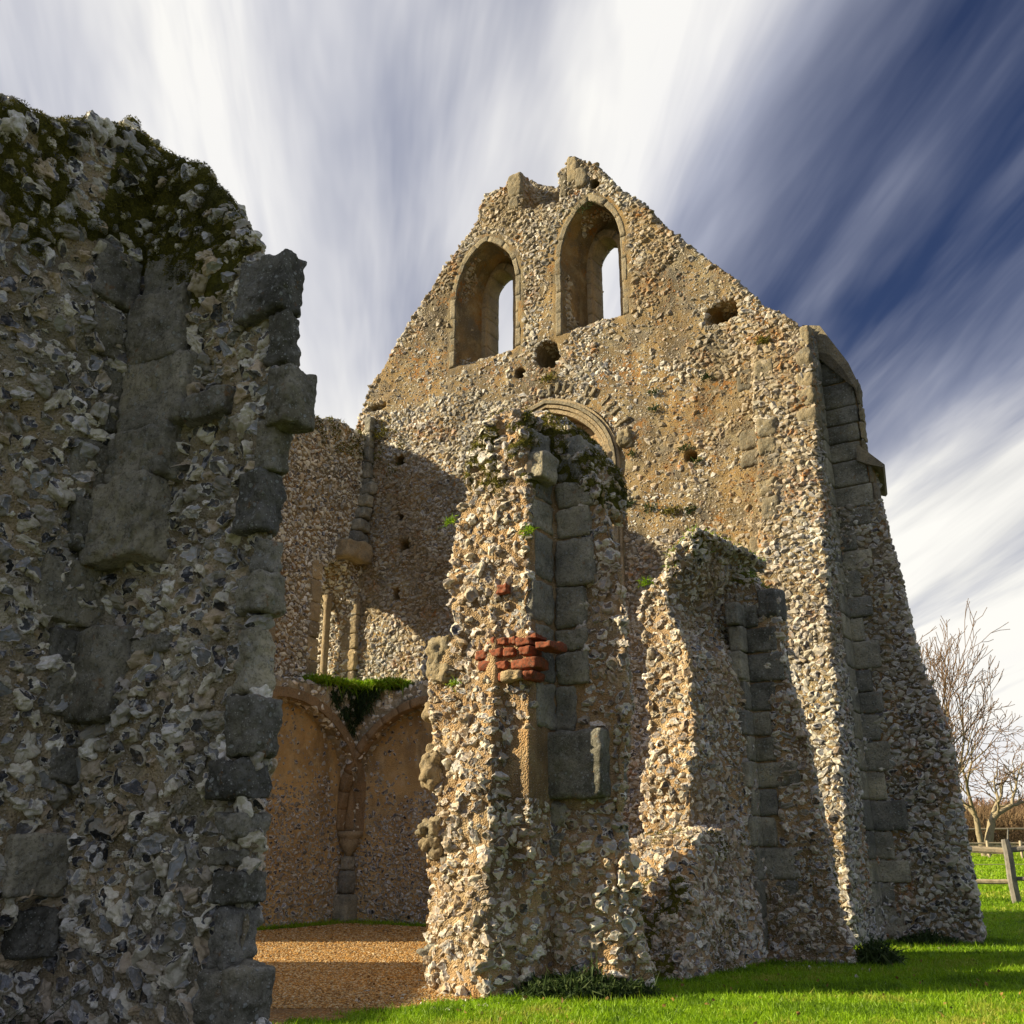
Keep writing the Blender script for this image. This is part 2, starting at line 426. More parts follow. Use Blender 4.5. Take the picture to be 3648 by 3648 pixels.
def make_ashlar(name, a=(.27, .25, .20), d=(.085, .085, .07), pale=(.42, .37, .27), spots=.7, yellow=.4, dk=.55, joints=None):
    m, t, b = new_mat(name); co = coords(t)
    c = t.mix(t.ramp(t.noise(co, 3.0, 5, .65), [(.5 - dk * .25, 0), (.68 - dk * .15, 1)]), a, d)
    c = t.mix(t.ramp(t.noise(co, 1.7, 3, .6), [(.55, 0), (.7, yellow)]), c, pale)
    c = t.mix(t.ramp(t.noise(co, 13, 5, .75), [(.52, 0), (.60, .45 * spots + .1)]), c, (.36, .36, .33))
    c = t.mix(t.ramp(t.noise(co, 45, 4, .8), [(.35, .6), (.5, 0)]), c, (.045, .042, .035))
    c = t.mix(1.0, c, t.ramp(t.attr('tone'), [(0, (.95, .95, .95)), (.05, (.62, .63, .66)), (.35, (.85, .85, .83)), (.65, (1.08, 1.05, .98)), (.85, (1.3, 1.25, 1.12)), (1, (.75, .74, .68))]), 'MULTIPLY')
    # crustose lichen discs
    v = t.voro(co, 26, 'F1', 'Distance'); vc = t.voro(co, 26, 'F1', 'Color'); sp = t.node('ShaderNodeSeparateColor'); t.l.new(vc, sp.inputs[0])
    wob = t.math('ADD', v, t.math('MULTIPLY', t.math('SUBTRACT', t.noise(co, 90, 2, .5), .5), .25))
    s1 = t.math('MULTIPLY', t.ramp(wob, [(.22, 1), (.30, 0)]), t.ramp(sp.outputs[0], [(.55, 0), (.6, 1)]))
    c = t.mix(t.math('MULTIPLY', s1, spots), c, (.36, .38, .36))
    v2 = t.voro(co, 90, 'F1', 'Distance'); vc2 = t.voro(co, 90, 'F1', 'Color'); sp2 = t.node('ShaderNodeSeparateColor'); t.l.new(vc2, sp2.inputs[0])
    s2 = t.math('MULTIPLY', t.ramp(v2, [(.2, 1), (.34, 0)]), t.ramp(sp2.outputs[0], [(.72, 0), (.76, 1)]))
    c = t.mix(t.math('MULTIPLY', s2, spots), c, (.46, .46, .42))
    c = t.mix(t.ramp(t.noise(co, 16, 4, .7), [(.62, 0), (.7, .6)]), c, (.26, .125, .03))
    t.l.new(c, b.inputs['Base Color']); b.inputs['Roughness'].default_value = .92
    bump(t, b, t.math('ADD', t.noise(co, 18, 6, .7), t.math('MULTIPLY', s1, .2)), 1.0, .03)
    return m
def make_simple(name, cols, scale=8, rough=.9, bs=.4, bd=.01, bscale=30):
    m, t, b = new_mat(name); co = coords(t)
    st = [(.3 + .4 * i / (len(cols) - 1), c) for i, c in enumerate(cols)]
    t.l.new(t.ramp(t.noise(co, scale, 5, .65), st), b.inputs['Base Color']); b.inputs['Roughness'].default_value = rough
    bump(t, b, t.noise(co, bscale, 5, .65), bs, bd)
    return m
def make_leafy(name, cols, rough=.6, trans=0.25):
    m, t, b = new_mat(name); r = t.attr('rnd')
    st = [(i / (len(cols) - 1), c) for i, c in enumerate(cols)]
    c = t.ramp(r, st); t.l.new(c, b.inputs['Base Color']); b.inputs['Roughness'].default_value = rough
    if trans:
        tr = t.node('ShaderNodeBsdfTranslucent'); t.l.new(c, tr.inputs[0]); mx = t.node('ShaderNodeMixShader'); mx.inputs[0].default_value = trans
        t.l.new(b.outputs[0], mx.inputs[1]); t.l.new(tr.outputs[0], mx.inputs[2])
        t.l.new(mx.outputs[0], [n for n in t.n if n.type == 'OUTPUT_MATERIAL'][0].inputs[0])
    return m

M_mortar = make_mortar('lime_mortar', col=(.52, .325, .15), dark=(.30, .215, .12), pale=(.58, .43, .24), grey=.3)
M_mortar_grey = make_mortar('weathered_mortar', col=(.54, .42, .25), dark=(.30, .27, .19), pale=(.62, .56, .42), grey=.5, moss=.6)
M_mortar_gable = make_mortar('gable_render', col=(.36, .245, .105), dark=(.17, .135, .08), pale=(.40, .335, .20), lichen=.75, grey=.7)
M_plaster = make_mortar('old_plaster', col=(.70, .47, .20), dark=(.50, .33, .14), pale=(.72, .56, .31), grey=.35)
M_rib = make_ashlar('vault_stone', a=(.40, .27, .14), d=(.28, .20, .11), pale=(.45, .32, .17), spots=.1, dk=.3)
M_flint = make_flint('flint')
M_flint_warm = make_flint('warm_flint', warm=.1, smear=.7, dark=1.08, peach=.25)
M_flint_grey = make_flint('weathered_flint', dark=1.2)
M_flint_gable = make_flint('lichened_flint', lichen=.85, dark=.88, stain=.65)
M_flint_core = make_flint('small_flint', dark=.72)
M_ashlar = make_ashlar('weathered_limestone', a=(.50, .47, .38), d=(.24, .235, .20), pale=(.56, .50, .34))
M_ashlar_dark = make_ashlar('dark_limestone', a=(.36, .345, .29), d=(.13, .128, .105), pale=(.48, .43, .27), dk=.6, spots=.8)
M_ashlar_warm = make_ashlar('clean_limestone', a=(.46, .36, .22), d=(.30, .24, .15), pale=(.52, .42, .27), spots=.15, dk=.3)
M_ashlar_gable = make_ashlar('lichened_limestone', a=(.33, .275, .18), d=(.20, .175, .12), pale=(.42, .34, .2), spots=.35, dk=.4)
M_brick = make_simple('red_brick', [(.10, .07, .05), (.22, .055, .025), (.27, .085, .04), (.11, .055, .035), (.30, .14, .08)], 30, .9, .6, .008, 60)
M_moss = make_leafy('moss', [(.05, .052, .009), (.13, .125, .016), (.24, .21, .028), (.09, .095, .012)], .9, .1)
M_mossbed = make_simple('moss_bed', [(.045, .045, .008), (.12, .115, .015), (.20, .18, .025)], 14, .95, 1.0, .03, 60)
M_grass = make_leafy('grass_blades', [(.10, .20, .006), (.22, .40, .008), (.32, .52, .012), (.16, .31, .006), (.42, .46, .06)], .5, .35)
M_weed = make_leafy('weeds', [(.02, .04, .012), (.04, .075, .015), (.06, .09, .02)], .7, .2)
M_pebble = make_leafy('pebbles', [(.32, .15, .03), (.52, .28, .07), (.20, .10, .03), (.54, .40, .20), (.40, .20, .045), (.60, .50, .33)], .8, 0)
M_bark = make_simple('bark', [(.22, .18, .11), (.33, .28, .18), (.17, .14, .09)], 5, .9, .5, .01, 20)
M_twig = make_simple('twigs', [(.15, .095, .06), (.21, .14, .08)], 3, .9, .2)
M_wood = make_simple('split_oak', [(.36, .29, .19), (.50, .42, .30), (.30, .25, .18)], 6, .85, .6, .01, 25)
M_wood_grey = make_simple('grey_oak', [(.15, .14, .125), (.24, .225, .20), (.11, .10, .09)], 6, .85, .6, .01, 30)

# ---------------------------------------------------------------- ground
m_lawn, t, b = new_mat('lawn'); co = coords(t)
t.l.new(t.ramp(t.noise(co, 2.2, 6, .7), [(.3, (.045, .060, .018)), (.5, (.07, .09, .025)), (.7, (.09, .11, .03))]), b.inputs['Base Color']); b.inputs['Roughness'].default_value = .9
bump(t, b, t.noise(co, 40, 4, .7), 1.0, .03)
n = 150
gx = np.concatenate([[-900, -400, -150], np.linspace(-60, 80, n), [200, 450, 900]]); gy = np.concatenate([[-900, -200, -30], np.linspace(-10, 130, n), [250, 500, 1200]])
XX, YY = np.meshgrid(gx, gy, indexing='ij')
ZZ = terrain(XX, YY) + .03 * (vnoise(np.stack([XX.ravel(), YY.ravel(), 0 * XX.ravel()], 1), .25, 3).reshape(XX.shape) - .5) * (YY > 16)
ZZ = np.where(YY > 140, terrain(XX, 140.0), ZZ)
Vg = np.stack([XX.ravel(), YY.ravel(), ZZ.ravel()], 1); a = np.arange(len(gx) - 1)[:, None] * len(gy) + np.arange(len(gy) - 1)[None]
a = a.ravel(); Fg = np.stack([a, a + len(gy), a + len(gy) + 1, a + 1], 1)
tag(obj('ground', mk_mesh('ground', Vg, Fg, [m_lawn], smooth=True)), 'green lawn and pasture around the ruin', kind='structure')

# gravel floor inside the ruin
m_gr, t, b = new_mat('gravel'); co = coords(t)
v = t.voro(co, 62, 'F1', 'Distance'); vc = t.voro(co, 62, 'F1', 'Color'); sp = t.node('ShaderNodeSeparateColor'); t.l.new(vc, sp.inputs[0])
c = t.ramp(sp.outputs[0], [(0, (.20, .09, .02)), (.3, (.44, .22, .05)), (.55, (.32, .14, .03)), (.75, (.52, .32, .11)), (.93, (.5, .42, .26)), (1, (.10, .07, .04))])
c = t.mix(t.ramp(t.noise(co, .8, 5, .7), [(.48, 0), (.62, .7)]), c, (.13, .075, .03)); c = t.mix(t.ramp(t.noise(co, 1.6, 6, .75), [(.58, 0), (.66, .7)]), c, (.09, .10, .03))
c = t.mix(t.ramp(v, [(.3, 0), (.6, .6)]), c, (.07, .035, .015))
t.l.new(c, b.inputs['Base Color']); b.inputs['Roughness'].default_value = .9
bump(t, b, t.math('SUBTRACT', 1.0, v), 1.0, .012)
GR = [(-9, 2.0), (-1.2, 6.2)]  # placeholder corners; outline below
edge_px = [(1150, 3648), (1330, 3618), (1500, 3590), (1700, 3565), (1860, 3548), (1990, 3530)]
grav = [tuple(gnd(*q)[:2]) for q in edge_px]
grav = [(-12, 5.5), (-3.0, 5.5)] + grav + [tuple(bw(7.6, -5.5, 0)[:2]), tuple(bw(7.6, -0.45, 0)[:2]), tuple(bw(0.45, -0.45, 0)[:2]), tuple(bw(0.45, -4.5, 0)[:2]), (-12, 13.5)]
grav = np.array(grav)
def in_poly(x, y, poly):
    x, y = np.asarray(x), np.asarray(y); ins = np.zeros(x.shape, bool); j = len(poly) - 1
    for i in range(len(poly)):
        xi, yi = poly[i]; xj, yj = poly[j]
        cnd = ((yi > y) != (yj > y)) & (x < (xj - xi) * (y - yi) / (yj - yi + 1e-12) + xi); ins ^= cnd; j = i
    return ins
bm = bmesh.new()
f = bm.faces.new([bm.verts.new((p[0], p[1], .006 + float(terrain(p[0], p[1])))) for p in grav]); bmesh.ops.triangulate(bm, faces=[f])
bmesh.ops.recalc_face_normals(bm, faces=bm.faces[:])
me = bpy.data.meshes.new('gravel_floor'); bm.to_mesh(me); bm.free(); me.materials.append(m_gr)
# keep the sheet above the ground where the ground begins to rise
bm = bmesh.new(); bm.from_mesh(me)
bmesh.ops.subdivide_edges(bm, edges=bm.edges[:], cuts=12, use_grid_fill=True)
for v_ in bm.verts: v_.co.z = float(terrain(v_.co.x, v_.co.y)) + .012
if sum(f_.normal.z for f_ in bm.faces) < 0: bmesh.ops.reverse_faces(bm, faces=bm.faces[:])
bm.to_mesh(me); bm.free()
tag(obj('gravel_floor', me), 'orange gravel floor inside the ruin', kind='structure')

# ---------------------------------------------------------------- wall pieces
def box(s0, s1, b0, b1, z0, z1):
    return hexa([(s0, b0, z0), (s1, b0, z0), (s1, b1, z0), (s0, b1, z0)], [(s0, b0, z1), (s1, b0, z1), (s1, b1, z1), (s0, b1, z1)])
def pxs(pts, b): return [GS(x, y, b) for x, y in pts]

def nose(front_px, b, depth, dx, s_in):
    """buttress body whose outer end is worn back towards its far side"""
    f_ = pxs(front_px, b); k_ = [(min(q[0], p[0]), p[1]) for p, q in zip(f_, pxs([(x + dx, y) for x, y in front_px], b + depth))]
    r0 = [(s_in, -.3), (s_in, f_[0][1])] + f_ + [(f_[-1][0], -.3)]; r1 = [(s_in, -.3), (s_in, f_[0][1])] + k_ + [(k_[-1][0], -.3)]
    r0, r1 = np.array(r0), np.array(r1)
    return loft([bw(r0[:, 0], b, r0[:, 1]), bw(r1[:, 0], b + depth, r1[:, 1])])

_blk = {}
def block_geo(n=9):
    if n in _blk: return _blk[n]
    bm = bmesh.new(); bmesh.ops.create_cube(bm, size=2); bmesh.ops.subdivide_edges(bm, edges=bm.edges[:], cuts=n, use_grid_fill=True)
    bmesh.ops.triangulate(bm, faces=bm.faces[:])
    V = np.array([v.co[:] for v in bm.verts]); T = np.array([[v.index for v in f.verts] for f in bm.faces]); bm.free(); _blk[n] = (V, T); return _blk[n]
_bk = [0]
def block(s0, s1, b0, b1, z0, z1, mat, parent, name='quoin_stone', rnd=.16, rough=.02, n=9, chip=.05, taper=0.0):
    """dressed, weathered stone block as its own mesh part"""
    V, T = block_geo(n); _bk[0] += 1; k = _bk[0]
    hw = np.array([(s1 - s0) / 2, (b1 - b0) / 2, (z1 - z0) / 2]); hw = np.maximum(hw, .012)
    r = min(hw.min() * .6, .05 * rnd / .16)
    Pp = V * hw; inner = np.clip(Pp, -(hw - r), hw - r); d = Pp - inner; ln = np.linalg.norm(d, axis=1)
    nrm = d / np.maximum(ln, 1e-9)[:, None]; Pp = inner + nrm * np.minimum(ln, r)[:, None]
    off = np.array([k * 3.7, k * 1.3, k * .7])
    d1 = (fbm(Pp + off, 5.5, 3, 2) - .5) * 2 * chip + (fbm(Pp + off, 22, 3, 5) - .5) * 2 * rough
    # knocked-off corner
    cr = rng.choice([-1, 1], 3) * hw; dc = np.linalg.norm(Pp - cr, axis=1); d1 -= .5 * chip * np.exp(-(dc / (hw.max() * .55)) ** 2)
    Pp = Pp + V / np.linalg.norm(V, axis=1)[:, None] * d1[:, None]
    if taper: Pp[:, 0] *= 1 - taper * (Pp[:, 2] / hw[2])
    Pw = bw((s0 + s1) / 2 + Pp[:, 0], (b0 + b1) / 2 + Pp[:, 1], (z0 + z1) / 2 + Pp[:, 2])
    return obj(name, mk_mesh(name, Pw, T, [mat], smooth=True, attrs={'tone': np.full(len(Pw), rng.random())}), parent)
def block_px(x0, y0, x1, y1, b, out, depth, mat, parent, gap=0, **k):
    """block whose visible face fills the given part of the wall plane b"""
    x0, y0, x1, y1 = x0 + gap, y0 + gap, x1 - gap, y1 - gap
    a = GS(x0, (y0 + y1) / 2, b); c = GS(x1, (y0 + y1) / 2, b); z1 = GS((x0 + x1) / 2, y0, b)[1]; z0 = GS((x0 + x1) / 2, y1, b)[1]
    return block(a[0], c[0], b - out, b + depth, z0, z1, mat, parent, **k)
def block_pxw(x0, y0, x1, y1, s, out, depth, mat, parent, **k):
    a = GB(x0, (y0 + y1) / 2, s)[0]; c = GB(x1, (y0 + y1) / 2, s)[0]; z1 = GB((x0 + x1) / 2, y0, s)[1]; z0 = GB((x0 + x1) / 2, y1, s)[1]
    return block(s - depth, s + out, min(a, c), max(a, c), z0, z1, mat, parent, **k)

def voussoirs(name, prof, w0, w1, b0, b1, mat, parent, step=.28, seed=0, gap=.012, wv=.03, jit=.045):
    """dressed stones set round an opening, one mesh"""
    rr = np.random.default_rng(seed); P = np.array(prof, float); d = np.r_[0, np.cumsum(np.linalg.norm(np.diff(P, axis=0), axis=1))]
    V0, T0 = block_geo(4); VV = []; TT = []; t = 0.0; k = 0
    while t < d[-1] - .05:
        L_ = min(step * rr.uniform(.75, 1.3), d[-1] - t); ww = w1 + rr.uniform(-wv, wv); pr = rr.uniform(-.008, .008)
        tt = t + (V0[:, 0] * .5 + .5) * (L_ - gap) ; x = np.interp(tt, d, P[:, 0]); z = np.interp(tt, d, P[:, 1])
        e = .04; tx = np.interp(tt + e, d, P[:, 0]) - np.interp(tt - e, d, P[:, 0]); tz = np.interp(tt + e, d, P[:, 1]) - np.interp(tt - e, d, P[:, 1]); ln = np.hypot(tx, tz); nx, nz = -tz / ln, tx / ln
        off = w0 + (V0[:, 1] * .5 + .5) * (ww - w0); bb = (b0 + pr) + (V0[:, 2] * .5 + .5) * (b1 - b0)
        W_ = bw(x + nx * off, bb, z + nz * off); W_ = W_ + (np.stack([fbm(W_, 9, 3, q) for q in (1, 2, 3)], 1) - .5) * jit
        VV.append(W_); TT.append(T0 + k * len(V0)); t += L_; k += 1
    return obj(name, mk_mesh(name, np.vstack(VV), np.vstack(TT), [mat], smooth=True), parent)

# ---- moss / grass tufts
def tufts(name, P, N, h, wdt, mat, parent, lean=.5, seed=0, segs=1, droop=0.0, rvals=None):
    rr = np.random.default_rng(seed); n = len(P)
    dirn = N + rr.normal(0, lean, (n, 3)); dirn /= np.linalg.norm(dirn, axis=1)[:, None]
    side = np.cross(dirn, rr.normal(0, 1, (n, 3))); side /= np.linalg.norm(side, axis=1)[:, None]
    hh = h * rr.uniform(.5, 1.3, n); ww = wdt * rr.uniform(.6, 1.3, n)
    mid = P + dirn * (hh * .55)[:, None]; tip = P + dirn * hh[:, None] + rr.normal(0, .3, (n, 3)) * hh[:, None] + np.array([0, 0, -1]) * (droop * hh)[:, None]
    V = np.stack([P - side * ww[:, None] * .5, P + side * ww[:, None] * .5, mid + side * ww[:, None] * .45, mid - side * ww[:, None] * .45, tip], 1).reshape(-1, 3)
    i = np.arange(n)[:, None] * 5
    F = np.concatenate([i + [0, 1, 2], i + [0, 2, 3], i + [3, 2, 4]], 1).reshape(-1, 3)
    rv = rr.random(n) if rvals is None else np.clip(rvals + rr.normal(0, .15, n), 0, 1)
    o_ = obj(name, mk_mesh(name, V, F, [mat], attrs={'rnd': np.repeat(rv, 5)}), parent); o_['kind'] = 'stuff'; return o_
def moss_on(core, maskfn, n, parent, h=.03, wdt=.012, seed=0, name='moss', mat=None, lean=.6, bed=.02, droop=0.2):
    V, T, N = core; P, Np, _ = scatter(V, T, n, seed)
    m = maskfn(P, Np); k = np.random.default_rng(seed).random(len(P)) < m; P, Np = P[k], Np[k]
    if len(P) == 0: print('no moss', name); return
    cl = fbm(P, 9, 3, 5); P = P + Np * (bed + (.05 if bed > .015 else .0) * (cl - .4))[:, None]
    return tufts(name, P, Np, h, wdt, mat or M_moss, parent, lean=lean, seed=seed, droop=droop, rvals=sstep(.3, .7, cl))

# ================================================================ the gable wall
gable = thing('gable_wall', 'tall ruined flint gable with two pointed windows and stepped side buttress', 'ruined wall', tuple(bw(4, .5, 0)))
def pointed(s0, s1, zb, zs, za, n=9):
    """outline of a pointed-arch opening, clockwise from the lower left"""
    c = (s0 + s1) / 2; hw = c - s0; rise = za - zs; k = .42 * hw; Rr_ = hw + k; h0 = math.sqrt(Rr_ * Rr_ - k * k); am = math.asin(h0 / Rr_)
    pts = [(s0, zb), (s0, zs)]
    L0 = [(c + k - Rr_ * math.cos(am * i / n), zs + Rr_ * math.sin(am * i / n) * rise / h0) for i in range(1, n + 1)]
    pts += L0 + [(2 * c - x, z) for x, z in L0[-2::-1]]
    return pts + [(s1, zs), (s1, zb)]
def ring_mesh(name, prof, w0, w1, b0, b1, mat, parent, bottom=False, wob=.0):
    """band around an opening outline, between offsets w0 and w1 outward"""
    P = np.array(prof[1:-1] if not bottom else prof, float)
    if not bottom: P = np.array(prof, float)
    tg = np.gradient(P, axis=0); nn = np.stack([-tg[:, 1], tg[:, 0]], 1); nn /= np.linalg.norm(nn, axis=1)[:, None]
    A = P + nn * w0; B = P + nn * w1
    ring = [bw(A[:, 0], b0, A[:, 1]), bw(B[:, 0], b0, B[:, 1]), bw(B[:, 0], b1, B[:, 1]), bw(A[:, 0], b1, A[:, 1])]
    V = np.concatenate(ring); n = len(P); F = []
    for q in range(4):
        q2 = (q + 1) % 4
        for i in range(n - 1): F.append((q * n + i, q * n + i + 1, q2 * n + i + 1, q2 * n + i))
    F.append((0, n, 2 * n, 3 * n)); F.append((n - 1, 4 * n - 1, 3 * n - 1, 2 * n - 1))
    if wob: V = V + (np.stack([fbm(V, 6, 2, k) for k in (1, 2, 3)], 1) - .5) * wob
    return obj(name, mk_mesh(name, V, np.array(F)[:, ::-1], [mat]), parent)

g_out = [(1262, 1545), (1275, 1500), (1300, 1430), (1325, 1370), (1352, 1335), (1390, 1265), (1425, 1205), (1470, 1130), (1530, 1035), (1600, 925),
         (1650, 855), (1700, 780), (1706, 735), (1740, 690), (1808, 665), (1812, 622), (1856, 618), (1862, 662), (1900, 658), (1985, 660), (1990, 612), (2012, 602), (2020, 560), (2058, 556),
         (2075, 575), (2120, 575), (2150, 612), (2180, 655), (2230, 690), (2290, 730), (2340, 790), (2400, 832), (2480, 885), (2560, 945), (2640, 1015), (2700, 1075), (2790, 1125), (2862, 1170)]
gp = pxs(g_out, 0.0)
slab = prism([(-.9, -.3), (-.9, 8.35), (-.3, 8.6)] + gp + [(8.35, 8.2), (8.35, -.3)], 0, 1.1)
WL = dict(f=pointed(1.94, 3.26, 9.45, 10.85, 11.9), k=pointed(2.08, 3.10, 9.95, 11.0, 11.95), l=pointed(2.13, 2.80, 9.9, 11.35, 11.75))
WR = dict(f=pointed(4.19, 5.36, 9.45, 10.9, 11.95), k=pointed(4.36, 5.36, 9.95, 11.05, 12.0), l=pointed(4.40, 5.02, 9.9, 11.25, 11.68))
cut = []
for Wn in (WL, WR):
    def rg(p, b): p = np.array(p); return bw(p[:, 0], b, p[:, 1])
    cut.append(loft([rg(Wn['f'], -.4), rg(Wn['f'], .06), rg(Wn['k'], .8)]))
    cut.append(loft([rg(Wn['l'], .6), rg(Wn['l'], 1.6)]))
BA = pointed(2.8, 4.95, 4.6, 6.9, 8.05)
p_ = np.array(BA); cut.append(loft([bw(p_[:, 0], -.3, p_[:, 1]), bw(p_[:, 0], .5, p_[:, 1])]))
HOLES = []
def hole(px, py, rw, rh, dep=.6, n=4, seed=0):
    rw, rh = rw * .82, rh * .82
    HOLES.append((*GS(px, py), rw, rh))
    s, z = GS(px, py); pts = []
    rr = np.random.default_rng(int(px) + seed)
    for i in range(n):
        t = 2 * math.pi * (i + .5) / n; q = rr.uniform(.8, 1.15) if n > 4 else 1.0
        pts.append((s + rw * math.cos(t) * 1.3 * q, z + rh * math.sin(t) * 1.3 * q))
    return prism(pts, -.3, dep)
for h in [(1852, 1329, .13, .12), (2460, 1627, .13, .12), (1665, 748, .12, .1), (2118, 652, .12, .12), (1422, 1640, .16, .12), (1425, 1838, .10, .10), (1440, 1945, .14, .14), (1412, 2118, .09, .14), (1060, 2250, .1, .1)]:
    cut.append(hole(*h))
cut.append(hole(1948, 1265, .25, .25, .6, 11)); cut.append(hole(2575, 1112, .30, .2, .65, 10)); cut.append(hole(1345, 1450, .24, .07, .25, 9))
# broken-out top between the two chimney stubs
a_, b_ = GS(1858, 745), GS(1990, 735)
cut.append(prism([(a_[0], a_[1]), (b_[0], b_[1] + .1), (b_[0], 14), (a_[0], 14)], -.3, .62))
slab = boolean(slab, cut)
stub = hexa([(7.42, -1.25, -.3), (8.35, -1.25, -.3), (8.35, .2, -.3), (7.42, .2, -.3)], [(7.5, -.12, 8.15), (8.35, -.1, 8.1), (8.35, .2, 8.2), (7.5, .2, 8.3)])
b3 = [(2862, 1160), (2918, 1165), (2975, 1235), (3020, 1295), (3052, 1365), (3060, 1450), (3068, 1560), (3085, 1620), (3120, 1660), (3128, 1740), (3155, 1830), (3175, 1930), (3200, 2020), (3228, 2120), (3250, 2220), (3268, 2330), (3318, 2440), (3362, 2560), (3385, 2640), (3410, 2780), (3432, 2900), (3452, 3010), (3470, 3120), (3488, 3230), (3505, 3345)]
bp = pxs(b3, .27)
ba_ = pxs([(1856, 750), (1858, 652), (1890, 648), (1925, 655), (1985, 664), (1996, 664), (1996, 740)], .62)
backpar = prism(ba_, .6, 1.08)
but3 = nose([(x - 4, y) for x, y in b3], .27, 1.08, -4, 8.1)

# where the old render survives (fewer flints show)
pl = [((1560, 1290), 1.3, .75), ((1480, 1380), 1.0, .4), ((1960, 1180), .22, 1.1), ((2330, 1200), .95, .55), ((2480, 1000), .7, .55), ((2330, 1600), .75, .75), ((2480, 1450), .8, .45),
      ((2640, 1700), .5, .9), ((2380, 1830), .9, .35), ((2230, 1400), .7, .45), ((1850, 1380), .9, .16), ((1760, 1340), .8, .2), ((2450, 780), .3, .3), ((1590, 1100), .5, .4)]
plc = [(GS(*p[0]), p[1], p[2]) for p in pl]
def to_sbz(P):
    D = P - C0; return D @ G, D @ Wd, P[:, 2]
def g_mask(P, N):
    s, b, z = to_sbz(P); m = np.zeros(len(P))
    wob = (fbm(P, 1.5, 3, 8) - .5) * 1.2
    for (c, rs, rz) in plc:
        q = ((s - c[0]) / rs) ** 2 + ((z - c[1]) / rz) ** 2 + wob
        m = np.maximum(m, 1 - sstep(.95, 1.4, q))
    k = np.clip(.62 + 1.2 * (fbm(P, 2.2, 3, 4) - .35), .55, 1) * (1 - .95 * m)
    front = (b < .2) & (s < 8.3)
    low = (z < 5.4) & (s < 5) & front
    k = np.where(low, np.clip(k * 1.0, 0, .8), k)
    return np.where(front, k, np.where(b < .05, 1, .95))
def ring_avoid(prof, w):
    pr = np.array(prof)
    def f(P):
        s, b, z = to_sbz(P); m = np.zeros(len(P))
        for (x0, z0), (x1, z1) in zip(pr[:-1], pr[1:]):
            dx, dz = x1 - x0, z1 - z0; t = np.clip(((s - x0) * dx + (z - z0) * dz) / (dx * dx + dz * dz + 1e-9), 0, 1)
            d = np.hypot(s - x0 - t * dx, z - z0 - t * dz); m = np.maximum(m, (d < w))
        return m * (b < .15)
    return f
rl, rr_, rb = ring_avoid(WL['f'], .17), ring_avoid(WR['f'], .17), ring_avoid(BA, .27)
def g_avoid(P):
    s, b, z = to_sbz(P)
    inside = ((s > 1.9) & (s < 3.4) | (s > 4.15) & (s < 5.5)) & (z > 9.7) & (z < 11.95) & (b > .1) & (b < 1.05)
    big = (s > 2.7) & (s < 5.05) & (z > 4.5) & (z < 8.05) & (b > .06) & (b < 1)
    but = (b > .1) & (b < .45) & (s > 8.2) & (s < 8.95) & (z > 5.6)
    vault = (s < 3.5) & (z < 3.3) & (b < .1)
    hm = np.zeros(len(P))
    for hs, hz, rw, rh in HOLES: hm = np.maximum(hm, ((np.abs(s - hs) < rw * 1.1) & (np.abs(z - hz) < rh * 1.1) & (b < .9)) * 1.0)
    return np.maximum.reduce([hm, rl(P), rr_(P), rb(P), (inside & ((vnoise(P, 3, 5) < .62) | (b > .45))) * 1.0, big * 1.0, but * 1.0, vault * 1.0])
_, g_core = masonry('masonry', [slab, stub, but3, backpar], .042, .052, gable, dens=3.2, space=.86, mask=g_mask, sub=2, disp=(.05, .025), seed=3,
                    mats=[M_mortar_gable, M_flint_gable], sink=.16, avoid=g_avoid, small=.2)

# dressed window surrounds
for Wn in (WL, WR):
    voussoirs('window_surround', Wn['f'], .0, .10, -.004, .14, M_ashlar_gable, gable, step=.34, seed=int(Wn['f'][0][0] * 10), gap=.006, wv=.012, jit=.03)
    voussoirs('light_frame', Wn['l'], -.035, .12, .70, 1.14, M_ashlar_warm, gable, step=.3, seed=3, gap=.003, wv=.01, jit=.015)
for side, Wn in ((0, WL), (1, WR)):
    # ashlar bonders on the far reveal of the light
    for q in range(5):
        z0 = 10.05 + q * .27; k0 = Wn['l'][0][0]
        block(k0 - .24 + .06 * (q % 2), k0 - .09, .66, .80, z0, z0 + .25, M_ashlar_warm, gable, name='jamb_stone', chip=.015, n=5)
# the great lower arch: roll mouldings, shaft and back wall
for (w0, w1, b0, m) in ((.0, .06, -.02, M_ashlar_warm), (.075, .13, -.06, M_ashlar_warm), (.145, .2, -.09, M_ashlar_gable), (.21, .25, -.05, M_ashlar_warm)):
    ring_mesh('arch_moulding', BA, w0, w1, b0, .06, m, gable, wob=.01)
m_back, t, b = new_mat('pale_ashlar_wall'); co = coords(t)
bt = t.node('ShaderNodeTexBrick'); mp = t.node('ShaderNodeMapping'); t.l.new(co, mp.inputs[0]); mp.inputs['Rotation'].default_value = (R(90), 0, 0)
t.l.new(mp.outputs[0], bt.inputs[0]); bt.inputs['Scale'].default_value = 1.0; bt.inputs['Brick Width'].default_value = .34; bt.inputs['Row Height'].default_value = .2; bt.inputs['Mortar Size'].default_value = .012
bt.inputs['Color1'].default_value = (.55, .42, .26, 1); bt.inputs['Color2'].default_value = (.47, .34, .2, 1); bt.inputs['Mortar'].default_value = (.25, .17, .1, 1)
t.l.new(t.mix(t.ramp(t.noise(co, 5, 4, .6), [(.45, 0), (.7, .5)]), bt.outputs[0], (.34, .25, .15)), b.inputs['Base Color']); b.inputs['Roughness'].default_value = .9
bump(t, b, t.noise(co, 20, 5, .7), .5, .01)
pp = np.array(BA); pr_ = pp.copy()
obj('recess_back', prism([tuple(q) for q in pp], .43, .52), gable).data.materials.append(m_back)
a = GS(2189, 1700)
